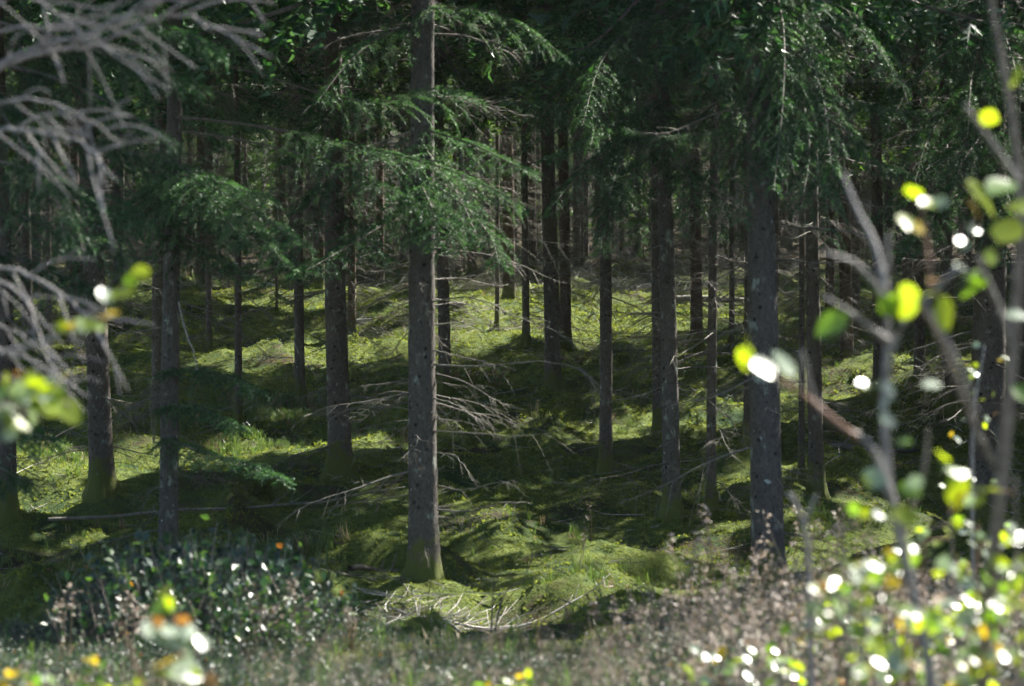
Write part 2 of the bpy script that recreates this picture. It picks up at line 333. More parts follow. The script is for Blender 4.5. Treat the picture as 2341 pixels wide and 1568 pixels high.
# sun rays kept free of boughs: where the photograph shows sun on the forest floor (gaps in the canopy)
LIT = []
for x, y, r in [(1150, 722, 1.5), (1240, 745, .9), (1420, 720, 1.3), (1540, 735, .9), (1050, 700, 1.2), (900, 735, 1.1), (860, 800, .9), (630, 832, 1.0), (720, 838, .8), (1200, 972, .75),
                (870, 1275, .45), (1230, 1305, .55), (1130, 1205, .6), (560, 1035, .6), (590, 935, .55), (110, 1160, .6), (220, 1250, .55), (1930, 905, 1.0), (2080, 885, 1.0),
                (1660, 1095, .35), (640, 690, 1.2), (1660, 760, .7), (900, 1390, .5), (1090, 1400, .6), (1250, 1400, .5),
                (1400, 1260, .5), (150, 1090, .25)]:
    LIT.append((gp(x, y), r * (.9 if r >= .85 else .72)))
for xx in np.arange(-4, 4.1, .8):
    for yy in np.arange(5, 10.5, .8):
        if R.random() < (.8 if xx > .9 else .55 if xx > -.8 else .1): LIT.append((np.array([xx + R.uniform(-.3, .3), yy + R.uniform(-.3, .3), float(ground_z(xx, yy)) + .3]), .38))
for xx, yy, zz in [(.95, 20.5, 4.3), (-.3, 21, 4.4), (-2.2, 20, 3.6), (-.9, 20.6, 4.6), (1.1, 22, 4.8), (-2.3, 19.5, 1.2), (2.6, 18.5, 4.6), (-1.6, 7.9, 4.1), (-1.6, 7.9, 3.3), (-1.2, 7.9, 4.1), (-1.2, 5.6, 3.1), (-.75, 5.4, 2.7), (.65, 5.3, 3.2), (1, 5.3, 3.5), (1.2, 5.5, 3.1), (1.0, 5.5, 2.8), (.8, 5.7, 2.6), (1.2, 5.6, 2.5), (.6, 6.5, 2.5)]: LIT.append((np.array([xx, yy, zz]), .5))
for x, y, d in [(950, 200, 20.8), (1060, 215, 20.6), (480, 430, 21), (560, 450, 20.5), (1090, 330, 20.5), (1150, 380, 20.4), (1370, 110, 24), (1300, 240, 24.3), (620, 1090, 19.4), (900, 300, 21), (1905, 260, 18.9), (580, 1062, 19.7), (500, 1045, 20.3), (430, 400, 21.5), (620, 520, 20), (760, 330, 21.3), (1200, 230, 24)]: LIT.append((px(x, y, d), .3))
for k, zs in (('main', (.6, 1.3, 2.0, 2.8, 3.6)), ('lean', (.8, 1.6, 2.4)), ('right', (1.0, 1.8)), ('mid15', (1.2,)), ('fork', (1.5, 2.4))):
    for z in zs: LIT.append((HP[k]['base'] + np.array([HP[k]['r'] + HP[k]['lean'] * z, 0, z]), .22))
LP = np.array([a for a, b in LIT]); LR = np.array([b for a, b in LIT])
def in_sun_gap(P, extra):                              # P (n,3): True where a point lies in one of the gaps
    P = np.atleast_2d(P); D = P[:, None] - LP[None]; t = D @ S; q = np.linalg.norm(D - t[..., None] * S, axis=-1)
    return np.any((t > .6) & (q < LR[None] + extra), axis=1)

# ------------------------------------------------------------------ ground sheet
ys = [-400, -200, -80, -30, -10, 0, 3, 5]
while ys[-1] < 420:
    y = ys[-1]; ys.append(y + (max(.075, .0058 * y) if y < 75 else (.0065 * y if y < 130 else .04 * y)))
ys = np.array(ys); u = np.linspace(-1.12, 1.12, 330); e = 1.12 * 1.35 ** np.arange(1, 18)
u = np.concatenate([-e[::-1], u, e])
hw = np.clip(.218 * ys + .8, 2.6, None)
GX = u[None] * hw[:, None]; GY = np.repeat(ys[:, None], len(u), 1); GZ = ground_z(GX, GY)
nr, nc = GX.shape
i = np.arange(nr - 1)[:, None] * nc; j = np.arange(nc - 1)[None]
q = np.stack([i + j, i + j + 1, i + nc + j + 1, i + nc + j], -1).reshape(-1, 4)
g = MB(); g.add(np.stack([GX, GY, GZ], -1), np.concatenate([q[:, [0, 1, 2]], q[:, [0, 2, 3]]]))
tag(obj('ground', g.mesh('ground', M_GROUND, True)), 'hummocky forest floor covered in yellow-green moss', None, None, 'structure')

# ------------------------------------------------------------------ spruce parts
def shoot_template(n, nl, nw, seed):
    r = np.random.default_rng(seed); V = []; T = []
    for k in range(n):
        x = .02 + .93 * k / (n - 1) + r.uniform(-.02, .02); a = r.uniform(-.35, math.pi + .35) if k % 3 else r.uniform(0, 2 * math.pi)
        d = nrm([r.uniform(.45, .9), math.cos(a), .75 * math.sin(a)]); L = nl * r.uniform(.75, 1.15) * (1 if k < n - 2 else .8)
        w = nrm(np.cross(d, [r.uniform(-1, 1), r.uniform(-1, 1), r.uniform(-1, 1)])) * nw
        o = np.array([x, 0, 0]); V += [o - w, o + w, o + d * L]; T.append([3 * k, 3 * k + 1, 3 * k + 2])
    V += [[0, -.018, 0], [0, .018, 0], [1, 0, 0]]; T.append([3 * n, 3 * n + 1, 3 * n + 2])
    return np.array(V), np.array(T)
SH_HI = [shoot_template(15, .27, .036, s) for s in range(3)]
SH_MD = [shoot_template(7, .28, .046, s + 10) for s in range(3)]
SH_LO = [shoot_template(4, .5, .12, s + 20) for s in range(3)]

def bough(mb, axis, f0, wid, r, lev='hi', hang=.5, thick=.014, dens=1.0, light=.35):
    """a live spruce branch along the polyline axis: limb, side sprays hanging a little, needle shoots"""
    n = {'hi': 16, 'md': 6, 'lo': 4}[lev]
    A = spline(axis, n); L = np.sum(np.linalg.norm(np.diff(A, axis=0), axis=1))
    mb.tube(A if lev != 'lo' else A[::3], np.linspace(thick, thick * .2, n if lev != 'lo' else 2), 5 if lev == 'hi' else 3, 2, lev == 'hi')
    sp = {'hi': .08, 'md': .17, 'lo': .24}[lev] / dens
    O, D, N, LN = [], [], [], []
    t = f0
    while t < 1.0:
        i = t * (n - 1); a = int(min(i, n - 2)); o = A[a] + (A[a + 1] - A[a]) * (i - a); f = nrm(A[a + 1] - A[a])
        side = nrm(np.cross(f, UP)); q = (t - f0) / max(1e-3, 1 - f0)
        env = (min(1, .35 + q * 2.6) * (1 - q) ** .75 + .12) * wid
        for sg in (-1, 1):
            if r.random() < .12: continue
            l = env * r.uniform(.55, 1.1); ang = math.radians(r.uniform(42, 68))
            d = nrm(f * math.cos(ang) + sg * side * math.sin(ang) + UP * r.uniform(-.25, .15))
            m = max(2, int(l / ({'hi': .06, 'md': .12, 'lo': .2}[lev]))); hg = .62 * hang * r.uniform(.35, 1.7)
            pts = []
            for k in range(m + 1):
                s = k / m; pts.append(o + d * l * s * (1 - .15 * s * hg) - UP * hg * l * s * s)
            pts = np.array(pts)
            if lev == 'hi' and l > .12: mb.tube(pts[::max(1, m // 3)], .002, 3, 2, False)
            for k in range(m):
                seg = nrm(pts[k + 1] - pts[k]); sd = nrm(np.cross(seg, UP)) * (1 if k % 2 else -1)
                ll = {'hi': .105, 'md': .2, 'lo': .36}[lev] * r.uniform(.7, 1.25)
                if lev != 'lo' or k == m - 1: 
                    O.append(pts[k]); D.append(nrm(seg + sd * r.uniform(.5, 1.1) - UP * r.uniform(0, .9) * hg)); LN.append(ll * (1 - .3 * k / m))
                O.append(pts[k]); D.append(nrm(seg + UP * r.uniform(-.2, .1))); LN.append(ll)
        if lev != 'lo': O.append(o); D.append(nrm(f + UP * .25 + side * r.uniform(-.4, .4))); LN.append({'hi': .1, 'md': .2}[lev])
        t += sp / L * r.uniform(.7, 1.3)
    O = np.array(O); D = nrm(np.array(D)); LN = np.array(LN)[:, None]
    Nn = nrm(UP[None] + r.normal(0, .35, O.shape)); Y = nrm(np.cross(Nn, D)); Z = np.cross(D, Y)
    TS = {'hi': SH_HI, 'md': SH_MD, 'lo': SH_LO}[lev]; pick = r.integers(0, 3, len(O))
    mi = (r.random(len(O)) < light).astype(int)
    for k in range(3):
        w = pick == k; mb.scatter(TS[k][0], TS[k][1], D[w] * LN[w], Y[w] * LN[w], Z[w] * LN[w], O[w], mi[w])
NM = [M_NEED, M_NEED_SUNLIT, M_DEADD]; NMF = [M_NEEDF, M_NEED, M_DEADD]
def droop_axis(L, dr, tip, r):
    t = np.linspace(0, 1, 6)
    return np.stack([t * L, r.uniform(-.12, .12) * L * t ** 2, -dr * L * t ** 1.2 + tip * L * t ** 3], -1)

BOUGHS = []
for s in range(8):
    r = np.random.default_rng(100 + s); b = MB(); L = r.uniform(1.3, 2.1)
    bough(b, droop_axis(L, r.uniform(.25, .6), r.uniform(.05, .3), r), .18, r.uniform(.45, .65), r, 'hi', r.uniform(.4, .9))
    BOUGHS.append(b.mesh('bough', NM))
TPL_MD, TPL_LO, TPL_FAR = [], [], []
for s in range(5):
    r = np.random.default_rng(200 + s); b = MB(); bough(b, droop_axis(1.0, r.uniform(.2, .6), .2, r), .2, .36, r, 'md', .6, .012, 1.0, .3); TPL_MD.append(b.data())
    r = np.random.default_rng(300 + s); b = MB(); bough(b, droop_axis(1.0, r.uniform(.2, .6), .2, r), .15, .4, r, 'lo', .5, .012, 1.0, .3); TPL_LO.append(b.data())
    r = np.random.default_rng(340 + s); b = MB(); bough(b, droop_axis(1.0, r.uniform(.2, .6), .2, r), .2, .42, r, 'lo', .5, .012, .45, .3); TPL_FAR.append(b.data())

def crown_into(mb, r, z0, H, rmax, base, lean, zhi, thin=0.0, cull=True, step=.36, rag=0.0):
    z = z0
    while z < H - .3:
        k = r.integers(4, 7) if z > z0 + 1 else r.integers(2, 5); a0 = r.uniform(0, 6.28)
        for m in range(k):
            if r.random() < thin: continue
            f = (H - z) / (H - z0); L = rmax * (min(1, f * 1.15) ** .85) * r.uniform(.6, 1.1) + .15
            a = a0 + 6.283 * m / k + r.uniform(-.35, .35); c, s_ = math.cos(a), math.sin(a); zz = z + r.uniform(-.2, .2)
            o = np.array([lean * zz, 0, zz])
            if cull and np.any(in_sun_gap(base + o + np.outer(np.array([.35, .75]) * L, [c, s_, -.25]), .3)): continue
            TV, TT, TM = (TPL_MD if zz < zhi else TPL_LO)[r.integers(0, 5)]
            dz = r.uniform(-.25, .15) + .25 * (1 - f)
            X = np.array([c, s_, dz]); Y = np.array([-s_, c, 0]); Z = nrm(np.cross(X, Y))
            mb.add(o + L * (TV[:, 0:1] * X + TV[:, 1:2] * Y + TV[:, 2:3] * Z), TT, TM)
        z += step * r.uniform(.75, 1.25)

def dead_branch(mb, L, r, sides=5, ntw=10, th=None, droop=.2, m=0):
    n = 9; t = np.linspace(0, 1, n); th = th or .006 + .006 * L
    w1, w2 = r.uniform(0, 6.28, 2); am = .055 * L
    P = np.stack([t * L, am * np.sin(w1 + t * 5) * t + r.uniform(-.12, .12) * L * t * t, -droop * L * t ** 1.6 + am * np.sin(w2 + t * 6) * t], -1)
    P -= P[0]; mb.tube(P, th * (1 - .8 * t), sides, m)
    for k in range(ntw):
        f = r.uniform(.12, .97); i = f * (n - 1); a = int(min(i, n - 2)); o = P[a] + (P[a + 1] - P[a]) * (i - a); ax = nrm(P[a + 1] - P[a])
        sd = nrm(np.cross(ax, UP)) * r.choice([-1, 1]); l = L * (.1 + .38 * (1 - f) * r.uniform(.4, 1.2)) * r.uniform(.6, 1.1)
        d = nrm(ax * r.uniform(.3, 1) + sd * r.uniform(.3, 1) + UP * r.uniform(-.6, .3)); s = np.linspace(0, 1, 5)[:, None]
        Q = o + d * l * s - UP * l * r.uniform(0, .45) * s ** 2 + sd * l * r.uniform(-.2, .2) * s ** 2
        mb.tube(Q, th * .42 * (1 - .7 * s[:, 0]), 3, m, False)
        if sides > 4 and l > .2:
            for _ in range(2):
                f2 = r.uniform(.3, .9); o2 = o + (Q[-1] - o) * f2; d2 = nrm(d + r.normal(0, .6, 3)); l2 = l * r.uniform(.2, .45)
                mb.tube(np.stack([o2, o2 + d2 * l2 * .5, o2 + d2 * l2 - UP * .1 * l2]), [th * .25, th * .2, th * .1], 3, m, False)
DEADB = []
for s in range(16):
    r = np.random.default_rng(400 + s); b = MB(); dead_branch(b, 1.0, r, 5, r.integers(9, 20), .0085, r.uniform(-.05, .4)); DEADB.append(b.mesh('dead_branch', M_DEAD if s % 3 == 0 else M_DEADD, True))
TWIGSET = []
for s in range(5):                                      # whorls of dead branches for the trees of the far stand
    r = np.random.default_rng(450 + s); b = MB()
    z = .5
    while z < 7:
        c = MB(); dead_branch(c, r.uniform(.5, 1.7), r, 3, 9, .010, r.uniform(-.05, .35)); V, T, M_ = c.data(); a = r.uniform(0, 6.28)
        b.add(np.stack([V[:, 0] * math.cos(a) - V[:, 1] * math.sin(a), V[:, 0] * math.sin(a) + V[:, 1] * math.cos(a), V[:, 2] + z], -1), T); z += r.uniform(.045, .13)
    TWIGSET.append(b.mesh('dead_twigs', M_DEAD if s % 2 else M_DEADD, True))

def trunk_mesh(r0, H, lean, seed, mat, sides=22, name='trunk'):
    r = np.random.default_rng(seed)
    z = np.concatenate([[-.35, -.1], np.linspace(0, .8, 12), np.linspace(.9, 6.5, 60), np.linspace(7, H, 12)])
    a = np.linspace(0, 2 * math.pi, sides, endpoint=False); ph = r.uniform(0, 6.28, 4); k1, k2 = r.integers(3, 6), r.integers(5, 8)
    zz = np.clip(z, 0, None)
    R0 = r0 * np.clip(1 - zz / H, .02, 1) ** .72
    fl = np.exp(-zz / .16)
    A, Zg = np.meshgrid(a, z)
    lob = .5 + .35 * np.cos(k1 * A + ph[0]) + .25 * np.cos(k2 * A + ph[1])
    rad = R0[:, None] + (r0 * .55 + .015) * fl[:, None] * (.3 + 1.2 * lob) + r0 * .07 * (noise(A * 2.2 + seed, Zg * 5, seed) - .5) + r0 * .06 * (noise(A * 5 + seed * 3, Zg * 18, seed + 1) - .5)
    cx = lean * z + .04 * r0 * 6 * np.sin(z * .5 + ph[2]); cy = .2 * r0 * np.sin(z * .4 + ph[3])
    cx -= np.interp(0, z, cx)
    V = np.stack([cx[:, None] + rad * np.cos(A), cy[:, None] + rad * np.sin(A), Zg], -1).reshape(-1, 3)
    n = len(z); i = np.arange(n - 1)[:, None] * sides; j = np.arange(sides)[None]; k = (j + 1) % sides
    q = np.stack([i + j, i + k, i + sides + k, i + sides + j], -1).reshape(-1, 4)
    b = MB(); b.add(V, np.concatenate([q[:, [0, 1, 2]], q[:, [0, 2, 3]]])); return b.mesh(name, mat, True)

def rotz(o, a, dz, L, roll=0.0):
    return basis(o, [math.cos(a), math.sin(a), dz], UP, L, roll)

GRP = 'spruces in front of and around the glade'
TREE = {}
for n_, (k, h) in enumerate(HP.items()):
    t = thing('spruce_tree', h['base'], h['lab'], 'tree', GRP); TREE[k] = t; r = np.random.default_rng(500 + n_)
    obj('trunk', trunk_mesh(h['r'], h['H'], h['lean'], 500 + n_, h['bark']), t)
    top = CAMZ + 450 / FPX * h['d'] - h['base'][2]       # visible height of this tree
    z0 = {True: max(5.0, top + .35), False: top * .62 + 1.2}[h['d'] < 38] if h['r'] > .06 else top * .75 + .8
    b = MB(); crown_into(b, r, z0, h['H'], 1.95 + h['r'] * 5, h['base'], h['lean'], top + (1.9 if h['d'] < 30 else .6), .06 if h['d'] < 42 else .14)
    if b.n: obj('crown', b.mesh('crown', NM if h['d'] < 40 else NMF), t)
    nb = int({True: 92, False: 84}[h['d'] < 32] * min(1.2, .55 + h['r'] * 3.5))
    for q_ in range(nb):
        z = .35 + (min(top, 6.5) - .2) * r.random() ** .9
        L = r.uniform(.3, 1.5) * r.uniform(.6, 1) * min(1.15, .6 + h['r'] * 3.5); a = r.uniform(0, 6.283)
        if h['d'] < 25 and math.sin(a) < -.5: L *= .4
        o = np.array([h['lean'] * z + math.cos(a) * h['r'] * .75, math.sin(a) * h['r'] * .75, z])
        obj('dead_branch', DEADB[r.integers(0, 16)], t, mat=rotz(o, a, r.uniform(-.35, .12), L, r.uniform(-.5, .5)))
    if h['d'] < 42 and h['r'] > .05:                    # live boughs hanging into view
        for q_ in range(int(r.integers(3, 7))):
            z = top * r.uniform(.78, 1.08); a = r.uniform(0, 6.283); o = np.array([h['lean'] * z, 0, z])
            if in_sun_gap(h['base'] + o + np.outer([.5, .9, 1.3], [math.cos(a), math.sin(a), -.3]), .25).any(): continue
            obj('bough', BOUGHS[r.integers(0, 8)], t, mat=rotz(o, a, r.uniform(-.2, .1), r.uniform(.6, .95)))

# boughs that the photograph shows singly: tree, points (px), depth from-to, bare fraction, width, hang
def add_bough(key, pts, d0, d1, f0, wid, hang, dens=1.0, light=.35, thick=.014):  # light: share of needles given the sunlit colour
    t = TREE[key]; base = np.array(t.location); h = HP.get(key)
    if h is not None: d0, d1 = h['d'] - .1, h['d'] - .1 + (d1 - d0)
    P = np.array([px(x, y, d0 + (d1 - d0) * i / (len(pts) - 1)) for i, (x, y) in enumerate(pts)])
    if h is not None:
        z = P[0][2]; P = np.concatenate([[[h['base'][0] + h['lean'] * (z - h['base'][2]), h['d'], z - .02]], P])
    b = MB(); bough(b, P - base, f0, wid, R, 'hi', hang, thick, dens, light); obj('bough', b.mesh('bough', NM), t)
TREE['dark_l'] = None
pl = np.array([px(-190, 800, 15.0)[0], 15.0, 0]); pl[2] = float(ground_z(pl[0], pl[1])) - .02
TREE['dark_l'] = thing('spruce_tree', pl, 'nearest spruce at left, only its dark hanging green boughs reach into the picture', 'tree', GRP)
obj('trunk', trunk_mesh(.13, 11, 0, 77, M_BARK), TREE['dark_l'])
b = MB(); crown_into(b, np.random.default_rng(78), 5.6, 11, 1.9, pl, 0, 0, .1); obj('crown', b.mesh('crown', NM), TREE['dark_l'])
def left_bough(y0, pts, d1, wid, hang, light=.15): add_bough('dark_l', [(-185, y0)] + pts, 15, d1, .2, wid, hang, 1.15, light)
left_bough(-60, [(60, -20), (250, 30), (400, 70), (500, 115)], 14.5, .55, .8)
left_bough(20, [(40, 60), (200, 110), (340, 160), (470, 205)], 14.8, .6, .9)
left_bough(120, [(60, 160), (200, 210), (310, 270), (395, 330)], 14.4, .55, 1.0)
left_bough(200, [(60, 260), (180, 310), (300, 350), (400, 365)], 15.2, .5, .9)
left_bough(330, [(40, 380), (150, 420), (260, 460), (330, 500)], 14.6, .55, 1.0)
left_bough(430, [(0, 480), (120, 520), (230, 560), (320, 590)], 15.0, .5, .9)
left_bough(540, [(-40, 570), (60, 600), (150, 630), (220, 660)], 14.8, .45, .9)
left_bough(60, [(-40, 200), (50, 330), (120, 430), (150, 560)], 13.6, .6, 1.0)
left_bough(900, [(-60, 930), (20, 960), (80, 990), (120, 1010)], 14.6, .35, .9)
left_bough(1010, [(-70, 1040), (0, 1070), (40, 1090), (75, 1100)], 14.3, .3, .9)
add_bough('lpale', [(412, 268), (600, 290), (760, 322), (900, 352), (1060, 400), (1215, 480)], 22.6, 20.0, .40, .75, 1.0, .8, .8, .018)
add_bough('lpale', [(410, 130), (560, 160), (740, 215), (880, 232), (1000, 200), (1100, 232)], 22.6, 20.3, .5, .6, .8, .85, .85)
add_bough('lpale', [(420, 300), (600, 330), (780, 380), (930, 450), (1080, 530)], 22.6, 20.3, .45, .7, 1.0, .8, .7)
add_bough('lpale', [(365, 430), (450, 412), (560, 470), (700, 560)], 22.4, 19.6, .08, .72, .9, 1.25, .85)
add_bough('lpale', [(370, 400), (420, 420), (500, 480), (560, 560)], 22.4, 20.2, .1, .6, .9, 1.2, .7)
add_bough('main', [(965, 330), (1000, 380), (1050, 450), (1090, 540)], 22.2, 20.0, .1, .55, .7, .8, .7)
add_bough('main', [(960, 420), (985, 470), (1000, 520), (1010, 570)], 22.2, 20.2, .15, .55, .9, 1.1, .5)
add_bough('lpale', [(360, 440), (280, 480), (190, 498), (120, 505)], 22.4, 20.5, .2, .45, .5, 1.0, .4)
add_bough('lpale', [(400, 500), (520, 520), (620, 560), (700, 620)], 22.4, 20.4, .2, .5, .8, 1.0, .3)
add_bough('lpale', [(385, 1005), (470, 1035), (570, 1062), (655, 1098)], 22.2, 19.2, .15, .42, .5, 1.1, .9, .011)
add_bough('lpale', [(385, 850), (460, 845), (540, 868), (605, 902)], 22.2, 19.8, .2, .36, .6, 1.0, .3, .011)
add_bough('lpale', [(400, 440), (470, 440), (560, 500), (650, 600)], 22.4, 19.9, .1, .65, .9, 1.2, .75)
add_bough('lpale', [(400, 380), (470, 400), (540, 430), (620, 450)], 22.4, 20.2, .15, .6, .7, 1.2, .85)
add_bough('lpale', [(370, 470), (300, 500), (240, 540), (170, 570)], 22.4, 20.6, .12, .6, .9, 1.2, .5)
add_bough('lpale', [(375, 540), (440, 560), (520, 600), (590, 640)], 22.4, 20.6, .15, .5, .8, 1.1, .4)
add_bough('lpale', [(385, 930), (440, 930), (500, 950), (560, 985)], 22.4, 20.2, .15, .36, .7, 1.1, .5, .010)
add_bough('midl', [(800, 500), (830, 540), (870, 580), (900, 610)], 30, 27, .2, .5, .8, 1.0, .4)
add_bough('midl', [(750, 420), (720, 450), (690, 500), (660, 560)], 30, 27, .2, .5, .8, 1.0, .4)
add_bough('main', [(985, 300), (1080, 330), (1160, 370), (1225, 395)], 22, 20.2, .15, .5, .6, .8, .8)
add_bough('main', [(985, 420), (1060, 470), (1120, 540), (1140, 600)], 22, 20.4, .15, .55, .9, 1.1, .5)
add_bough('fork', [(1510, 120), (1450, 140), (1390, 200), (1350, 330)], 27, 23.8, .12, .7, 1.1, 1.2, .6)
add_bough('fork', [(1500, 350), (1440, 400), (1400, 470), (1370, 570)], 27, 24.4, .12, .6, 1.0, 1.2, .45)
add_bough('fork', [(1500, 240), (1430, 270), (1340, 320), (1250, 360)], 27, 24.2, .15, .6, 1.0, 1.2, .6)
add_bough('fork', [(1540, 380), (1590, 410), (1630, 470), (1650, 540)], 27, 25, .15, .5, .9, 1.1, .3)
add_bough('mid15', [(1370, 150), (1300, 190), (1240, 260), (1200, 350)], 32, 28.5, .15, .65, 1.0, 1.1, .5)
add_bough('pairl', [(1250, 120), (1180, 140), (1120, 200), (1080, 280)], 43, 40, .15, .8, 1.0, .8, .6)
add_bough('midl', [(790, 60), (860, 30), (930, 60), (1000, 100)], 28, 24, .2, .6, .6, 1.0, .5)
add_bough('midl', [(760, 250), (740, 280), (700, 330), (650, 370)], 29, 26, .25, .5, .8)
add_bough('main', [(945, 470), (850, 530), (750, 590), (680, 628)], 22, 20.3, .15, .6, .45, 1.15, .3)
add_bough('main', [(985, 20), (1090, 20), (1190, 60), (1290, 130)], 22, 20.7, .15, .6, .8, 1.0, .4)
add_bough('main', [(930, 60), (860, 90), (790, 150), (720, 240)], 22, 20.7, .2, .5, .8, 1.0, .5)
add_bough('fork', [(1510, 40), (1430, 75), (1370, 150), (1330, 290)], 27, 23.5, .15, .65, 1.0, 1.15, .55)
add_bough('fork', [(1510, 170), (1410, 205), (1290, 238), (1150, 233)], 27, 24, .2, .6, 1.0, 1.0, .6)
add_bough('fork', [(1505, 290), (1430, 315), (1340, 380), (1255, 480)], 27, 24, .15, .65, 1.1, 1.15, .5)
add_bough('fork', [(1510, 230), (1460, 290), (1410, 390), (1380, 500)], 27, 24.2, .15, .6, 1.1, 1.1, .4)
add_bough('fork', [(1540, 100), (1600, 130), (1660, 200), (1690, 290)], 27, 24.5, .15, .55, .9, 1.0, .4)
add_bough('fork', [(1530, 330), (1560, 370), (1580, 450), (1560, 540)], 27, 25, .2, .45, 1.0, 1.0, .4)
add_bough('mid15', [(1370, 60), (1300, 50), (1220, 90), (1150, 170)], 29, 26, .15, .6, 1.0, 1.0, .5)
add_bough('mid15', [(1380, 380), (1410, 420), (1450, 480), (1470, 560)], 29, 27, .2, .5, 1.0, 1.0, .4)
for pts, d1 in [([(1740, -70), (1700, -20), (1660, 60), (1640, 160)], 18.4), ([(1760, -60), (1790, 60), (1790, 220), (1770, 420)], 17.8),
                ([(1760, 0), (1830, 80), (1880, 220), (1900, 380)], 18.3), ([(1760, -40), (1880, 20), (1980, 80), (2060, 190)], 18.6), ([(1770, 120), (1830, 220), (1850, 340), (1830, 480)], 18.2),
                ([(1770, 180), (1850, 250), (1920, 290), (1960, 330)], 18.8), ([(1740, 30), (1650, 10), (1570, 60), (1530, 150)], 18.8), ([(1765, 260), (1830, 330), (1880, 430), (1900, 560)], 18.4), ([(1745, 180), (1700, 260), (1680, 380), (1690, 500)], 18.5)]:
    add_bough('right', pts, 19.9, d1, .1, .65, 1.1, 1.0, .3)
for pts, d1 in [([(2240, -40), (2150, 0), (2070, 70), (2000, 170)], 22), ([(2240, 80), (2160, 120), (2080, 200), (2010, 330)], 22.4), ([(2250, 200), (2180, 240), (2120, 320), (2080, 460)], 22),
                ([(2250, 320), (2170, 350), (2080, 420), (2000, 500)], 22.6), ([(2250, 60), (2220, 180), (2210, 310), (2180, 430)], 21.6), ([(2270, 300), (2290, 380), (2300, 480), (2290, 600)], 22),
                ([(2270, 40), (2310, 120), (2330, 240), (2330, 380)], 22), ([(2240, -80), (2120, -70), (2000, -20), (1920, 60)], 22.6), ([(2250, 420), (2180, 450), (2120, 510), (2070, 580)], 22.4)]:
    add_bough('far_r', pts, 24.5, d1, .12, .75, 1.1, 1.1, .25)

# dead branches that the photograph shows singly
def add_dead(key, pts, d0, d1, th, seed, mat=M_DEAD, ntw=8):
    t = TREE[key]; base = np.array(t.location); r = np.random.default_rng(seed); d0, d1 = HP[key]['d'] - .05, HP[key]['d'] - .05 + (d1 - d0)
    P = spline([px(x, y, d0 + (d1 - d0) * i / (len(pts) - 1)) for i, (x, y) in enumerate(pts)], 14) - base; b = MB()
    th *= .72; P = P + r.normal(0, .010, P.shape) * np.linspace(0, 1, 14)[:, None]; b.tube(P, np.linspace(th, th * .3, 14), 6)
    L = np.linalg.norm(P[-1] - P[0])
    for _ in range(ntw):
        k = r.integers(2, 13); f = nrm(P[k] - P[k - 1]); l = L * r.uniform(.08, .24); d = nrm(f * .7 + r.normal(0, .55, 3) - UP * .25)
        s = np.linspace(0, 1, 4)[:, None]; b.tube(P[k] + d * l * s - UP * .25 * l * s ** 2, th * .4 * (1 - .6 * s[:, 0]), 4)
    obj('dead_branch', b.mesh('dead_branch', mat, True), t)
add_dead('main', [(990, 833), (1080, 838), (1170, 830), (1260, 828), (1330, 850), (1380, 920)], 22, 20.8, .014, 1)
add_dead('main', [(990, 800), (1050, 815), (1110, 830), (1135, 836)], 22, 21.2, .011, 2)
add_dead('main', [(990, 985), (1090, 990), (1190, 998), (1280, 985)], 22, 21, .011, 3)
add_dead('main', [(990, 910), (1040, 925), (1090, 960), (1110, 985)], 22, 21.2, .011, 4)
add_dead('main', [(1000, 1165), (1070, 1168), (1140, 1150), (1210, 1150)], 22, 21, .013, 5)
add_dead('main', [(1000, 1110), (1060, 1120), (1130, 1105), (1180, 1098)], 22, 21.2, .010, 6)
add_dead('main', [(1000, 1035), (1040, 1042), (1070, 1075), (1080, 1100)], 22, 21.2, .009, 7)
add_dead('main', [(945, 1130), (880, 1140), (800, 1150), (740, 1165)], 22, 21, .011, 8)
add_dead('main', [(940, 935), (880, 930), (800, 935), (730, 950)], 22, 21.2, .011, 9)
add_dead('main', [(940, 1010), (880, 1010), (800, 1020)], 22, 21.2, .010, 10)
add_dead('main', [(945, 1000), (950, 995), (965, 1005), (985, 1010)], 21.9, 21.3, .010, 11)
add_dead('main', [(985, 545), (1060, 560), (1180, 545), (1300, 560)], 22, 20.8, .010, 12)
add_dead('main', [(985, 690), (1080, 680), (1180, 725), (1290, 760)], 22, 20.6, .011, 13)
add_dead('lpale', [(408, 690), (425, 760), (445, 810), (450, 855)], 22.4, 21.5, .013, 14, M_PALE, 3)
add_dead('lpale', [(355, 960), (350, 1010), (340, 870), (330, 830)], 22.5, 22, .009, 15, M_DEAD, 3)
add_dead('lpale', [(410, 560), (520, 640), (630, 740), (720, 860)], 22.6, 20.6, .011, 16, M_DEADD, 5)
add_dead('slim17', [(1630, 760), (1590, 790), (1550, 810), (1530, 830)], 27, 25.6, .014, 17, M_DEAD, 7)
add_dead('slim17', [(1640, 230), (1590, 270), (1560, 300), (1540, 330)], 27, 26, .014, 18, M_DEAD, 7)
add_dead('slim17', [(1640, 90), (1620, 95), (1580, 110), (1560, 130)], 27, 26, .012, 19, M_DEAD, 7)
add_dead('right', [(1790, 330), (1860, 190), (1920, 175), (1980, 165)], 19.8, 19, .010, 20, M_DEAD, 5)
add_dead('lean', [(245, 830), (300, 850), (350, 870)], 28, 27.2, .010, 21, M_DEAD, 4)
add_dead('lean', [(205, 880), (150, 870), (110, 860)], 28, 27.2, .010, 22, M_DEAD, 4)
add_dead('lean', [(250, 920), (300, 960), (320, 1000)], 28, 27.2, .010, 23, M_DEAD, 4)

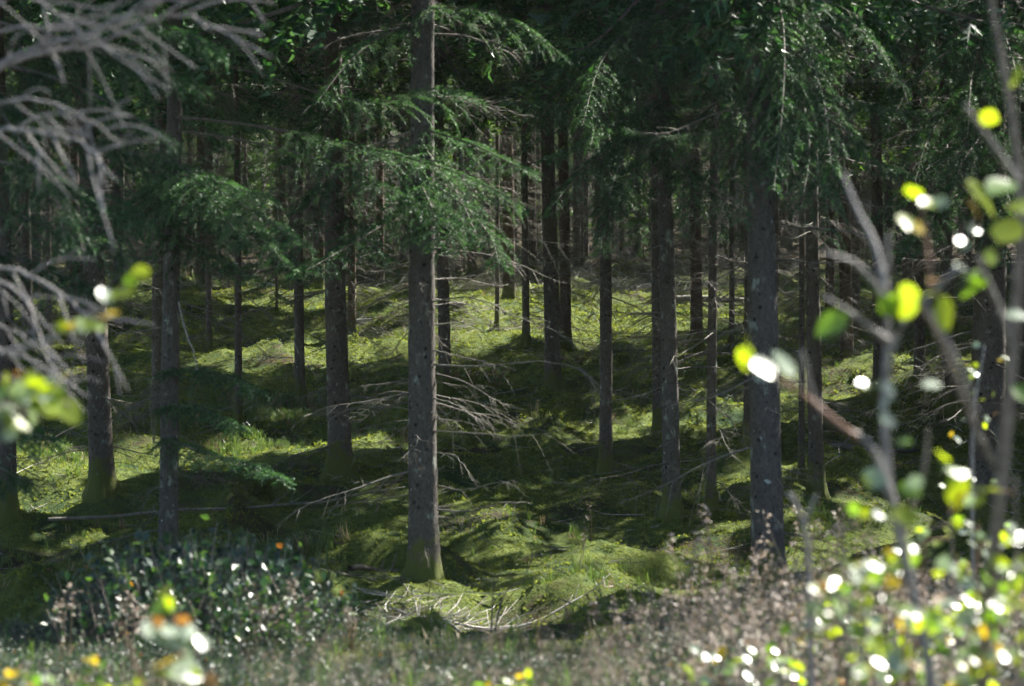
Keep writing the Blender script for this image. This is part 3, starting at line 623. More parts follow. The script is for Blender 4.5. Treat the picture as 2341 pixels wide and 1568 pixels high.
# ------------------------------------------------------------------ trees of the far stand and around the frame
CROWNV, CROWND, TRUNKV = [], [], []
for s in range(5):
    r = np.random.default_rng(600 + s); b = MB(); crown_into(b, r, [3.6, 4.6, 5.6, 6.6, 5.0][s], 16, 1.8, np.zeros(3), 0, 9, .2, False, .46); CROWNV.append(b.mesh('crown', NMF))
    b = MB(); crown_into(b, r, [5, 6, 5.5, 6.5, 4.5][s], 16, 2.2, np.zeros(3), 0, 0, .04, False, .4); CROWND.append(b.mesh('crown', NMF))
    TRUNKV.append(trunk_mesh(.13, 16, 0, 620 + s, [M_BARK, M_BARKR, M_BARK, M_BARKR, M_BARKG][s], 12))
def far_tree(x, y, s, v, label, group, rz, rs=1.0, hs=1.0, dense=False):
    t = thing('spruce_tree', (x, y, float(ground_z(x, y)) - .05), label, 'tree', group)
    t.rotation_euler.z = rz; t.scale = (s * rs, s * rs, s * hs)
    obj('trunk', TRUNKV[v], t); obj('crown', (CROWND if dense else CROWNV)[(v + int(rz * 3)) % 5], t); tag(obj('dead_twigs', TWIGSET[(v + int(rz)) % 5], t), kind='stuff')
placed = [(h['x'], h['d']) for h in HP.values()]
BIG = LR >= .76
def blocks(x, y):                                      # would a crown here fill one of the gaps in the canopy?
    P = np.array([[x, y, z] for z in (6.5, 8, 10, 12, 14)]); D = P[:, None] - LP[None]; t = D @ S; q = np.linalg.norm(D - t[..., None] * S, axis=-1)
    return bool(np.any((t > .6) & (q < np.where(BIG, LR * .6 + 1.1, np.where(LP[:, 1] < 13, .6, LR * .5 + .5))[None])))
SHORT = {'main': 'the lichen-spotted trunk', 'right': 'the thickest right trunk', 'lpale': 'the pale grey left trunk', 'lean': 'the leaning left spruce', 'midl': 'the dark brown trunk', 'pairl': 'the close middle pair', 'mid15': 'the straight slender spruce',
         'fork': 'the two touching trunks', 'r20': 'the dark spruce beside the thickest trunk', 'far_r': 'the broad blurred right trunk', 'slim6': 'the spruce on the grassy mound', 'slim17': 'the slim knobbly spruce', 'edge_l': 'the spruce at the left edge', 'brown': 'the reddish brown spruce'}
ORD = ['nearest', 'second nearest', 'third nearest', 'fourth nearest', 'fifth nearest', 'sixth nearest', 'seventh nearest', 'eighth nearest', 'ninth nearest', 'tenth nearest', 'eleventh nearest', 'twelfth nearest', 'thirteenth nearest', 'fourteenth nearest', 'fifteenth nearest', 'sixteenth nearest', 'seventeenth nearest', 'eighteenth nearest', 'nineteenth nearest', 'twentieth nearest', 'farthest']
cnt = 0; FAR = []
for it in range(9000):
    y = R.uniform(50, 108); x = R.uniform(-.245, .245) * y; c = x / y * FPX + CX
    if y < 66 and 980 < c < 1700: continue
    if y < 60 and (480 < c < 980): continue
    if y < 84 and blocks(x, y): continue
    md = 1.3 + .010 * y
    if min((x - a) ** 2 + (y - b_) ** 2 for a, b_ in placed) < md ** 2: continue
    placed.append((x, y)); cnt += 1
    FAR.append((x, y))
    if cnt >= 165: break
byh = {}
for x, y in FAR:
    c = x / y; k = min(SHORT, key=lambda q_: abs(HP[q_]['x'] / HP[q_]['d'] - c)); byh.setdefault((k, 'left' if c < HP[k]['x'] / HP[k]['d'] else 'right'), []).append((y, x))
for (k, sd), L_ in byh.items():
    for o_, (y, x) in enumerate(sorted(L_)):
        far_tree(x, y, R.uniform(.78, 1.15), R.integers(0, 5), f'{ORD[min(o_, 20)]} of the far spruces just {sd} of {SHORT[k]}', 'spruces of the far stand', R.uniform(0, 6.28), R.uniform(.75, 1.1))
cnt = 0
for it in range(6000):                                 # the wood goes on beside the frame
    y = R.uniform(15.5, 80); side = 1 if R.random() < .85 else -1; x = side * (.235 * y + (2.4 if y < 38 else .8) + R.uniform(0, 12.5 if side > 0 else 4))
    if blocks(x, y): continue
    if min((x - a) ** 2 + (y - b_) ** 2 for a, b_ in placed) < 2.3 ** 2: continue
    placed.append((x, y)); cnt += 1
    far_tree(x, y, R.uniform(.85, 1.05), R.integers(0, 5), 'spruce of the same wood standing beside the picture', 'spruces standing beside the picture', R.uniform(0, 6.28), dense=True)
    if cnt >= 92: break
# distant young spruces, green to the ground
YG = []
for s in range(2):
    r = np.random.default_rng(660 + s); b = MB(); crown_into(b, r, .5, 5, 1.2, np.zeros(3), 0, 9, .05, False, .3); YG.append(b.mesh('crown', NMF))
TY = trunk_mesh(.04, 5, 0, 669, M_BARK, 8)
for n_, (x, y, d, s, lab) in enumerate([(630, 400, 57, .8, 'bright green young spruce sunlit behind the slim trunk at left'), (1420, 420, 74, 1.0, 'young spruce catching the sun behind the straight slender trunk'),
        (1180, 230, 80, 1.2, 'young spruce with pale sunlit tips far behind the middle'), (560, 120, 78, 1.3, 'yellow-green young spruce high at the back left'), (820, 300, 82, 1.2, 'young spruce between the two dark trunks left of centre'),
        (1660, 400, 76, 1.1, 'young spruce in the gap left of the thickest right trunk'), (2060, 420, 70, 1.1, 'young spruce behind the hanging boughs at right'), (1340, 60, 90, 1.5, 'yellow-lit young spruce far behind the close pair'), (60, 420, 60, 1.2, 'young spruce behind the dark boughs at left'), (1080, 560, 72, .55, 'low young spruce behind the brightest moss bank, left of the reddish trunk'), (1260, 560, 74, .5, 'low young spruce far behind the close middle pair'), (1470, 560, 70, .55, 'low young spruce far behind the touching trunks'), (1560, 540, 76, .6, 'low young spruce far back right of the touching trunks'), (900, 560, 72, .55, 'low young spruce far back just left of the lichen-spotted trunk'), (500, 560, 70, .5, 'low young spruce far back by the thin poles at left'), (700, 560, 75, .55, 'low young spruce far back left of the dark brown trunk'), (1700, 550, 72, .5, 'low young spruce far back behind the thickest right trunk'), (1980, 560, 66, .6, 'low young spruce behind the pale grey shrub at right')]):
    p = px(x, y, d); t = thing('young_spruce', (p[0], d, float(ground_z(p[0], d)) - .03), lab, 'tree', 'young spruces at the back'); t.scale = (s, s, s * 1.2); t.rotation_euler.z = n_
    obj('trunk', TY, t); obj('crown', YG[n_ % 2], t)
# far-off wood on the rising slope: one mass
b = MB(); r = np.random.default_rng(690)
for k in range(190):
    y = r.uniform(106, 165); x = r.uniform(-.26, .26) * y; z0 = float(base_z(y)); H = r.uniform(11, 17)
    b.tube(np.array([[x, y, z0 - .3], [x, y, z0 + H * .5], [x, y, z0 + H]]), [.16, .1, .02], 5, 2)
    z = 1.2
    while z < H:
        TV, TT, TM = TPL_FAR[r.integers(0, 5)]; L = 2.1 * (1 - z / H) ** .7 + .4
        for m in range(3):
            a = r.uniform(0, 6.28); X = np.array([math.cos(a), math.sin(a), -.15]); Y = np.array([-math.sin(a), math.cos(a), 0]); Z = np.cross(X, Y)
            b.add(np.array([x, y, z0 + z]) + L * (TV[:, 0:1] * X + TV[:, 1:2] * Y + TV[:, 2:3] * Z), TT, TM)
        z += 1.5
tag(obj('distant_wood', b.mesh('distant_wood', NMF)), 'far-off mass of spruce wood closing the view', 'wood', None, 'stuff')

# ------------------------------------------------------------------ ground cover (stuff)
def frustum_pts(n, d0, d1, r, margin=.3, pw=1.0):
    y = (d0 ** (pw + 1) + (d1 ** (pw + 1) - d0 ** (pw + 1)) * r.random(n)) ** (1 / (pw + 1)); x = r.uniform(-1, 1, n) * (.214 * y + margin)
    return x, y
def frames(n, r, tilt):
    Z = nrm(np.stack([r.normal(0, tilt, n), r.normal(0, tilt, n), np.ones(n)], -1)); a = r.uniform(0, 6.283, n)
    X = np.stack([np.cos(a), np.sin(a), np.zeros(n)], -1); Y = nrm(np.cross(Z, X)); X = np.cross(Y, Z); return X, Y, Z
def tuft_template(seed, n, spread, w):
    r = np.random.default_rng(seed); V, T = [], []
    for k in range(n):
        a = 6.283 * k / n + r.uniform(-.4, .4); d = np.array([math.cos(a) * spread, math.sin(a) * spread, r.uniform(.6, 1)]); o = np.array([math.cos(a), math.sin(a), 0]) * r.uniform(0, .35)
        q = np.array([-math.sin(a), math.cos(a), 0]) * w; V += [o - q, o + q, o + d]; T.append([3 * k, 3 * k + 1, 3 * k + 2])
    return np.array(V), np.array(T)
r = np.random.default_rng(800); b = MB()
for s in range(3):
    x, y = frustum_pts(45000, 13.2, 62, r, .3, .2); sz = ((.010 + .00055 * y) * r.uniform(.55, 1.4, len(x)) * (.65 + .8 * noise(x / .8, y / .9, 21)))[:, None]; X, Y, Z = frames(len(x), r, .45); TV, TT = tuft_template(810 + s, 3, .9, .42)
    b.scatter(TV, TT, X * sz, Y * sz, Z * sz, np.stack([x, y, ground_z(x, y) - .004], -1))
tag(obj('moss_tufts', b.mesh('moss_tufts', M_MOSS)), 'yellow-green moss tufts furring the hummocks', 'moss', None, 'stuff')

def blade_tuft(seed, n):
    r = np.random.default_rng(seed); V, T = [], []
    for k in range(n):
        a = r.uniform(0, 6.283); o = np.array([r.normal(0, .12), r.normal(0, .12), 0]); d = np.array([math.cos(a), math.sin(a), 0]); l = r.uniform(.5, 1.1); bend = r.uniform(.2, .9); w = np.array([-math.sin(a), math.cos(a), 0]) * .016
        p1 = o + d * bend * .25 * l + UP * .62 * l; p2 = o + d * bend * .8 * l + UP * (1 - .45 * bend) * l; m = len(V)
        V += [o - w, o + w, p1 - w * .8, p1 + w * .8, p2]; T += [[m, m + 1, m + 3], [m, m + 3, m + 2], [m + 2, m + 3, m + 4]]
    return np.array(V), np.array(T)
r = np.random.default_rng(820); b = MB(); GT = [blade_tuft(821 + s, 11) for s in range(4)]
def grass_at(x, y, sz, m):
    P = np.stack([x, y, ground_z(x, y) - .01], -1)
    for s in range(4):
        w = np.arange(len(x)) % 4 == s; X, Y, Z = frames(w.sum(), r, .15); q = sz[w][:, None]; b.scatter(GT[s][0], GT[s][1], X * q, Y * q, Z * q, P[w], m[w])
x, y = frustum_pts(5200, 14, 60, r, .3, .6); k = noise(x / 2.2 + 5, y / 2.6, 31) > .60; x, y = x[k], y[k]
grass_at(x, y, r.uniform(.09, .22, len(x)), (r.random(len(x)) < .12).astype(int))
for gx, gy, sx, sy, n_, h_ in [(600, 935, 1.4, 1.6, 260, .24), (560, 1030, 1.0, .9, 160, .22), (640, 1290, .55, .7, 90, .28), (660, 915, .7, .5, 90, .25), (100, 1085, .8, .8, 120, .2), (1420, 1095, 1.1, .8, 120, .17), (1000, 870, 2.0, 1.5, 140, .2),
        (1390, 1350, .9, .7, 60, .18), (1650, 1130, .6, .7, 60, .17), (870, 730, 2.5, 2.2, 150, .25), (1880, 1200, .8, .7, 50, .2), (640, 650, 4, 3, 180, .3), (840, 1000, 1.2, 1.2, 100, .2)]:
    p = gp(gx, gy); x = p[0] + r.normal(0, sx * .5, n_); y = p[1] + r.normal(0, sy * .5, n_); grass_at(x, y, h_ * r.uniform(.6, 1.3, n_), (r.random(n_) < .1).astype(int))
x, y = frustum_pts(700, 8, 15, r); k = r.random(len(x)) < .2; x, y = x[k], y[k]; grass_at(x, y, r.uniform(.12, .32, len(x)), (r.random(len(x)) < .3).astype(int))
tag(obj('grass', b.mesh('grass', [M_GRASS, M_STRAW])), 'fine grass growing in patches among the moss', 'grass', None, 'stuff')

r = np.random.default_rng(840); b = MB()                # small fallen twigs and brushwood on the floor
def litter(x, y, L, up, m):
    z = float(ground_z(x, y)); a = r.uniform(0, 6.283); d = nrm([math.cos(a), math.sin(a), up]); o = np.array([x, y, z + .012]); q = np.cross(d, UP) * r.uniform(-.15, .15) * L
    th = .003 + .0045 * L
    b.tube(np.stack([o, o + d * L * .5 + q, o + d * L + UP * .03 * L]), [th, th * .8, th * .4], 3, m, False)
    if L > .4:
        for _ in range(2):
            f = r.uniform(.3, .8); o2 = o + d * L * f + q * min(1, 2 * f, 2 * (1 - f)); d2 = nrm(d + r.normal(0, .6, 3)); d2[2] = abs(d2[2]) * .6; b.tube(np.stack([o2, o2 + d2 * L * .35]), [th * .6, th * .25], 3, m, False)
x, y = frustum_pts(2200, 15, 85, r, .3, .8)
for x_, y_ in zip(x, y): litter(x_, y_, r.uniform(.15, .8), r.uniform(0, .25), int(r.random() < .25))
for gx, gy, sx, sy, n_, up in [(1200, 610, 8, 4, 420, .8), (700, 615, 7, 4, 300, .8), (1800, 620, 6, 4, 260, .8), (1090, 665, 2.6, 3.5, 420, .7), (1400, 660, 3, 3.5, 420, .6), (1640, 680, 2.2, 3, 200, .6), (880, 1395, .9, .6, 90, .35), (1080, 1400, .9, .6, 120, .35), (560, 640, 3.5, 3, 200, .5), (900, 760, 2, 2, 120, .3), (1020, 745, 1.6, 1, 90, .3), (1180, 830, 2.0, 1.5, 100, .3)]:
    p = gp(gx, gy)
    for _ in range(n_): litter(p[0] + r.normal(0, sx * .55), p[1] + r.normal(0, sy * .5), r.uniform(.2, 1.1 if gy < 800 else .5), r.uniform(0, up), int(r.random() < .45))
tag(obj('twig_litter', b.mesh('twig_litter', [M_DEAD, M_PALE])), 'dry twigs and brushwood strewn over the moss', 'twigs', None, 'stuff')

def shrublet(seed, nst, nlf, h, lw, heads=0):
    """stems with small oval leaves; material slots: 0 leaf, 1 stem, 2 seed husks"""
    r = np.random.default_rng(seed); m = MB(); LV = np.array([[0, 0, 0], [.45, .32, .1], [1, 0, .02], [.45, -.32, .1]]); LT = np.array([[0, 1, 2], [0, 2, 3]])
    O, D, H_ = [], [], []
    for k in range(nst):
        a = r.uniform(0, 6.283); sp = r.uniform(.05, .5); d = np.array([math.cos(a) * sp, math.sin(a) * sp, 1]); o = np.array([r.normal(0, .06), r.normal(0, .06), -.02]); l = h * r.uniform(.55, 1.1)
        s = np.linspace(0, 1, 4)[:, None]; P = o + d * l * s + np.array([math.cos(a), math.sin(a), -.2]) * .15 * l * s ** 2; m.tube(P[[0, 3]], [.0022, .001], 3, 1, False)
        for q in range(nlf):
            f = .25 + .75 * r.random() ** .7; i = min(2, int(f * 3)); c = P[i] + (P[i + 1] - P[i]) * (f * 3 - i); dd = nrm(r.normal(0, 1, 3) + UP * .35); O.append(c + dd * r.uniform(0, .035)); D.append(dd)
        for q in range(heads): H_.append(P[-1] - UP * r.uniform(0, .4) * l * .5 + r.normal(0, .012, 3))
    O = np.array(O); D = np.array(D); Nn = nrm(r.normal(0, .5, O.shape) + UP); Y = nrm(np.cross(Nn, D)); Z = np.cross(D, Y); q = lw * r.uniform(.6, 1.3, (len(O), 1))
    m.scatter(LV, LT, D * q, Y * q, Z * q, O, 0)
    if H_:
        H_ = np.array(H_); D = nrm(r.normal(0, 1, H_.shape)); Y = nrm(np.cross(D, UP + .01)); Z = np.cross(D, Y); q = .013 * r.uniform(.6, 1.5, (len(H_), 1)); m.scatter(LV * [1, 1.5, 1], LT, D * q, Y * q, Z * q, H_, 2)
    return m.data()
def spread(name, tpls, x, y, sz, mats, leafmats, r, label, cat):
    m = MB(); P = np.stack([x, y, ground_z(x, y)], -1)
    for s, (TV, TT, TM) in enumerate(tpls):
        w = np.where(np.arange(len(x)) % len(tpls) == s)[0]; X, Y, Z = frames(len(w), r, .14); q = sz[w][:, None]
        pick = np.tile(TM, (len(w), 1)).ravel(); lm = r.choice(len(leafmats), (len(w), len(TT)), p=leafmats); lm[:, 1::2] = lm[:, 0::2][:, :lm[:, 1::2].shape[1]]
        n0 = len(leafmats) - 1; mm = np.where(pick == 0, lm.ravel(), np.where(pick == 1, n0 + 1, n0 + 2))
        V = P[w][:, None] + TV[None, :, 0:1] * (X * q)[:, None] + TV[None, :, 1:2] * (Y * q)[:, None] + TV[None, :, 2:3] * (Z * q)[:, None]
        m.add(V.reshape(-1, 3), (TT[None] + (np.arange(len(w)) * len(TV))[:, None, None]).reshape(-1, 3), mm)
    tag(obj(name, m.mesh(name, mats)), label, cat, None, 'stuff')
r = np.random.default_rng(860)
x, y = frustum_pts(3000, 7.6, 15.2, r, .35); c = x / y * FPX + CX
hsc = np.where(c > 1500, .62 + .35 * np.clip((c - 1500) / 400, 0, 1), .55) * r.uniform(.7, 1.25, len(x)); hsc = np.where(c < 300, .6, hsc) * np.where((y > 11.5) & (c < 1450) & (c > 700), .72, 1) * np.where((y > 9.5) & (c < 1450) & (c > 700), .8, 1)
k = ~((y > 14.6) & (c > 780) & (c < 1450)); x, y, hsc = x[k], y[k], hsc[k]
pc = px(470, 1300, 14.2); n2 = 380; x2 = pc[0] + r.normal(0, .5, n2); y2 = 14.2 + r.normal(0, .65, n2); h2 = (1.85 * np.exp(-((x2 - pc[0]) / .8) ** 2) + .35) * r.uniform(.75, 1.1, n2)
x = np.concatenate([x, x2]); y = np.concatenate([y, y2]); hsc = np.concatenate([hsc, h2])
tp = [shrublet(861 + s, 5, 9, .34, .029) for s in range(5)]
spread('bilberry_cover', tp, x, y, hsc, [M_BIL1, M_BIL2, M_BIL3, M_TWIG, M_HUSK], [.74, .25, .01], r, 'low dark bilberry shrubs in the foreground', 'shrubs')
x, y = frustum_pts(1500, 7.8, 14.8, r, .35); c = x / y * FPX + CX; k = r.random(len(x)) < np.clip(.34 + (c - 1200) / 900, .25, .85); x, y, c = x[k], y[k], c[k]
hsc = (.6 + .75 * np.clip((c - 1300) / 500, 0, 1)) * r.uniform(.6, 1.15, len(x)) * np.where((y > 10.5) & (c < 1450), .7, 1.0)
k = ~((y > 14.4) & (c > 780) & (c < 1450)); x, y, hsc = x[k], y[k], hsc[k]
tp = [shrublet(880 + s, 5, 7, .42, .016, 10) for s in range(5)]
spread('heather_cover', tp, x, y, hsc, [M_HEA, M_BIL2, M_STRAW, M_TWIG, M_HUSK], [.7, .15, .15], r, 'faded brown heather with dry seed husks in the foreground', 'heather')

# dry stalks with pale seed heads
def stalk(x, y, h, label, n=1, head=.02, mat=M_HUSK, group='dry seed stalks'):
    z = float(ground_z(x, y)); t = thing('dry_plant', (x, y, z - .02), label, 'plant', group)
    for k in range(n):
        o = np.array([R.normal(0, .03), R.normal(0, .03), 0]); l = h * R.uniform(.75, 1.1); d = np.array([R.normal(0, .12), R.normal(0, .12), 1.]); s = np.linspace(0, 1, 5)[:, None]; P = o + d * l * s + np.array([R.normal(0, .06), 0, 0]) * s ** 2
        m = MB(); m.tube(P, np.linspace(.004, .0018, 5), 4); st = obj('stem', m.mesh('stem', M_STRAW), t)
        if head:
            m = MB(); LV = np.array([[0, 0, 0], [.4, .5, .15], [1, 0, .02], [.4, -.5, .15]]); LT = np.array([[0, 1, 2], [0, 2, 3]]); q = 26
            O = P[-1] - np.outer(R.random(q) ** 1.5 * .3 * l, d) + R.normal(0, .018, (q, 3)); D = nrm(R.normal(0, 1, (q, 3))); Y = nrm(np.cross(D, UP)); Z = np.cross(D, Y); w = head * R.uniform(.6, 1.5, (q, 1)); m.scatter(LV, LT, D * w, Y * w, Z * w, O)
            tag(obj('seed_head', m.mesh('seed_head', mat), t), kind='stuff')
p = gp(190, 905); stalk(p[0], p[1], .55, 'clump of dry grey seed stalks left of the leaning spruce', 4, .026)
p = gp(150, 930); stalk(p[0], p[1], .4, 'smaller dry seed stalks at the left of the grey clump', 3, .022)
p = gp(1218, 962); stalk(p[0], p[1], .42, 'thin orange dry grass stems on the sunlit moss in the middle', 6, 0)
p = gp(1320, 1330); stalk(p[0], p[1], .42, 'pale seed stalk in front of the small sunlit hummock', 2, .018)
p = gp(1350, 1260); stalk(p[0], p[1], .5, 'single tall seed stalk behind the small sunlit hummock', 1, .02)
NTH = ['leftmost', 'second', 'third', 'fourth', 'fifth', 'sixth', 'seventh', 'eighth', 'ninth', 'tenth', 'eleventh', 'twelfth', 'thirteenth', 'fourteenth', 'fifteenth', 'sixteenth']; nth = {0: 0, 1: 0}
for n_, (x_, d_, h_) in enumerate(sorted([(1560, 13.4, .62), (1610, 12.6, .6), (1650, 13.8, .7), (1700, 12.8, .55), (1790, 13.2, .75), (1840, 12.4, .7), (1880, 13.0, .7), (1590, 11.4, .45), (1480, 12.2, .4), (1430, 13.0, .35), (1730, 11.6, .5), (1760, 12.0, .55),
        (1820, 11.2, .45), (1520, 10.8, .35), (1960, 12.0, .7), (2040, 11.5, .7), (250, 12.6, .5), (300, 11.8, .45), (620, 13.2, .5), (700, 12.4, .45), (150, 12.2, .45), (560, 11.6, .4), (820, 12.6, .35)])):
    q = px(x_, 1400, d_); stalk(q[0], d_, h_ * (1.3 if x_ > 1540 else 1), NTH[nth[int(x_ > 1400)]] + ' dry husk stalk from the left in the ' + ('heather at the lower right' if x_ > 1400 else 'bilberry at the lower left'), 2, .02, group='dry stalks in the foreground at right' if x_ > 1400 else 'dry stalks in the foreground at left'); nth[int(x_ > 1400)] += 1

# ------------------------------------------------------------------ fallen wood, stumps, stone
def lying(name, pts, th, label, mat, twigs, seed, cat='branch', lift=.02, group=None, sides=7):
    """pts: (x px, y px) along the floor"""
    r = np.random.default_rng(seed); G = np.array([gp(x, y) for x, y in pts]); base = G[0].copy(); P = spline(G, 18); P[:, 2] = np.maximum(P[:, 2] , ground_z(P[:, 0], P[:, 1])) + lift
    P[:, 2] = np.convolve(np.pad(P[:, 2], 3, mode='edge'), np.ones(7) / 7, mode='valid'); P -= base
    t = thing(name, base, label, cat, group); m = MB(); m.tube(P, np.linspace(th, th * .45, 18) * r.uniform(.9, 1.1, 18), sides); obj('stem', m.mesh('stem', mat, True), t)
    L = np.linalg.norm(P[-1] - P[0])
    for _ in range(twigs):
        k = r.integers(2, 17); f = nrm(P[k] - P[k - 1]); l = min(L * .3, r.uniform(.08, .38)); d = nrm(f * .6 + r.normal(0, .5, 3)); d[2] = abs(d[2]) * .8; s = np.linspace(0, 1, 4)[:, None]
        m = MB(); m.tube(P[k] + d * l * s + UP * .1 * l * s ** 2, th * .38 * (1 - .6 * s[:, 0]), 4); obj('twig', m.mesh('twig', mat, True), t)
lying('fallen_pole', [(110, 1230), (420, 1205), (640, 1190), (790, 1172), (925, 1155)], .02, 'long thin fallen spruce pole lying across the moss at left', M_DEAD, 14, 1, 'log', .12)
lying('fallen_branch', [(800, 1412), (930, 1415), (1040, 1408), (1180, 1388)], .016, 'bleached grey fallen branch lying in the front brushwood, lower one', M_PALE, 16, 2, group='fallen branches in front')
lying('fallen_branch', [(1060, 1400), (1190, 1392), (1300, 1385), (1400, 1372)], .014, 'bleached fallen branch pointing right in the front brushwood', M_PALE, 14, 3, group='fallen branches in front')
lying('fallen_branch', [(780, 1400), (850, 1408), (930, 1404)], .018, 'short grey fallen branch at the left end of the brushwood', M_PALE, 8, 4, group='fallen branches in front')
lying('fallen_branch', [(960, 1428), (1060, 1420), (1120, 1425)], .02, 'pale broken stick lowest in the front brushwood', M_PALE, 6, 5, group='fallen branches in front')
lying('fallen_branch', [(800, 1362), (860, 1340), (910, 1325)], .03, 'dark stick leaning up towards the foot of the lichen-spotted trunk', M_DEADD, 3, 6, lift=.08, group='fallen branches in front')
lying('fallen_log', [(770, 738), (880, 738), (1060, 740)], .07, 'fallen grey log in front of the brightest moss bank', M_PALE, 8, 7, 'log', .08)
lying('fallen_log', [(1530, 690), (1640, 690), (1760, 690)], .11, 'fallen log half in shade behind the two touching trunks', M_DEAD, 8, 8, 'log', .1)
lying('fallen_log', [(1890, 1008), (1980, 1002), (2100, 992)], .06, 'mossy fallen stem at right under the leafy shrub', M_DEAD, 8, 9, 'log', .07)
lying('fallen_branch', [(1560, 860), (1680, 852), (1820, 850)], .03, 'dark fallen branch behind the thickest right trunk', M_DEADD, 8, 10, lift=.12)
def standing_stick(pts, d, th, label, seed, mat):
    G = np.array([px(x, y, d) for x, y in pts]); G[0][2] = float(ground_z(G[0][0], G[0][1])) - .03; t = thing('dead_stick', G[0], label, 'branch'); m = MB(); P = spline(G, 8) - G[0]; m.tube(P, np.linspace(th, th * .4, 8), 5); obj('stem', m.mesh('stem', mat, True), t)
    m = MB(); m.tube(np.stack([P[5], P[5] + [.05, 0, .12], P[5] + [.07, 0, .2]]), th * .5, 4); obj('twig', m.mesh('twig', mat, True), t)
standing_stick([(1128, 1420), (1150, 1360), (1190, 1330), (1222, 1318)], 17.2, .008, 'thin black stick slanting up right out of the brushwood', 1, M_DEADD)
standing_stick([(1122, 1420), (1126, 1370), (1130, 1310)], 17.3, .007, 'thin black stick standing upright in the brushwood', 2, M_DEADD)
def stump(x, y, r0, h, label, seed, mossy):
    p = gp(x, y); p[2] -= .05; t = thing('stump', p, label, 'stump'); r = np.random.default_rng(seed); sd = 18; z = np.array([0, .1, .25, .5, .75, 1.0]) * h; a = np.linspace(0, 6.283, sd, endpoint=False)
    V = []
    for k, zz in enumerate(z):
        rr = r0 * (1 + .5 * math.exp(-zz / (.3 * h))) * (1 + .12 * np.cos(4 * a + seed) + r.normal(0, .04, sd)); V.append(np.stack([rr * np.cos(a), rr * np.sin(a), np.full(sd, zz) + (r.normal(0, .08 * h, sd) if k == 5 else 0)], -1))
    V = np.concatenate(V + [[[0, 0, h * .85]]]); T = []
    for k in range(5):
        for j in range(sd): q = (j + 1) % sd; T += [[k * sd + j, k * sd + q, k * sd + sd + q], [k * sd + j, k * sd + sd + q, k * sd + sd + j]]
    m = MB(); m.add(V, T); obj('stump_wood', m.mesh('stump_wood', M_BARKR), t)
    m = MB(); m.add([V[5 * sd + j] for j in range(sd)] + [V[-1]], [[j, (j + 1) % sd, sd] for j in range(sd)]); obj('broken_top', m.mesh('broken_top', M_DEAD), t)
    if mossy:
        m = MB(); TV, TT = tuft_template(5, 5, .75, .3); n = 420; A = r.uniform(0, 6.283, n); zz = h * r.random(n) ** .5 * 1.02; rr = np.where(zz > h * .93, r.random(n) ** .5, 1.0) * r0 * (1.05 + .5 * np.exp(-zz / (.3 * h))); O = np.stack([rr * np.cos(A), rr * np.sin(A), zz], -1)
        Z = nrm(np.stack([np.cos(A), np.sin(A), np.full(n, .7)], -1)); X = nrm(np.cross(Z, UP)); Y = np.cross(Z, X); m.scatter(TV, TT, X * .04, Y * .04, Z * .04, O); tag(obj('moss_cover', m.mesh('moss_cover', M_MOSS), t), kind='stuff')
stump(598, 1168, .085, .26, 'small moss-covered stump beside the fallen pole at left', 3, True)
stump(1188, 1082, .06, .16, 'little brown broken stump in the shaded moss right of the lichen-spotted trunk', 4, False)
stump(1428, 838, .12, .34, 'dark stump among dead twigs right of the straight slender spruce', 5, True)
def stone(x, y, sx, sy, sz, label, c1, c2, seed):
    p = gp(x, y); t = thing('stone', p, label, 'stone'); nu, nv = 16, 10; uu = np.linspace(0, 6.283, nu, endpoint=False); vv = np.linspace(.05, math.pi - .05, nv); A, B = np.meshgrid(uu, vv); rr = 1 + .25 * (noise(A * 1.2 + seed, B * 2, seed) - .5)
    V = np.stack([sx * rr * np.sin(B) * np.cos(A), sy * rr * np.sin(B) * np.sin(A), sz * rr * np.cos(B) + sz * .55], -1).reshape(-1, 3); i = np.arange(nv - 1)[:, None] * nu; j = np.arange(nu)[None]; k = (j + 1) % nu; q = np.stack([i + j, i + k, i + nu + k, i + nu + j], -1).reshape(-1, 4)
    V = np.concatenate([V, [[0, 0, sz * 1.55], [0, 0, -sz * .45]]]); T = np.concatenate([q[:, [0, 1, 2]], q[:, [0, 2, 3]], [[j_, (j_ + 1) % nu, len(V) - 2] for j_ in range(nu)], [[(nv - 1) * nu + j_, (nv - 1) * nu + (j_ + 1) % nu, len(V) - 1] for j_ in range(nu)]])
    m = MB(); m.add(V, T); obj('stone_body', m.mesh('stone_body', wood_mat('stone_' + str(seed), c1, c2, None, 12), True), t)
stone(1143, 1428, .045, .04, .035, 'small pale rounded stone at the foot of the black sticks', (.5, .48, .46), (.65, .63, .6), 1)
stone(610, 652, .3, .3, .14, 'mossy grey boulder far back at left in the grass', (.2, .22, .16), (.3, .32, .24), 3)

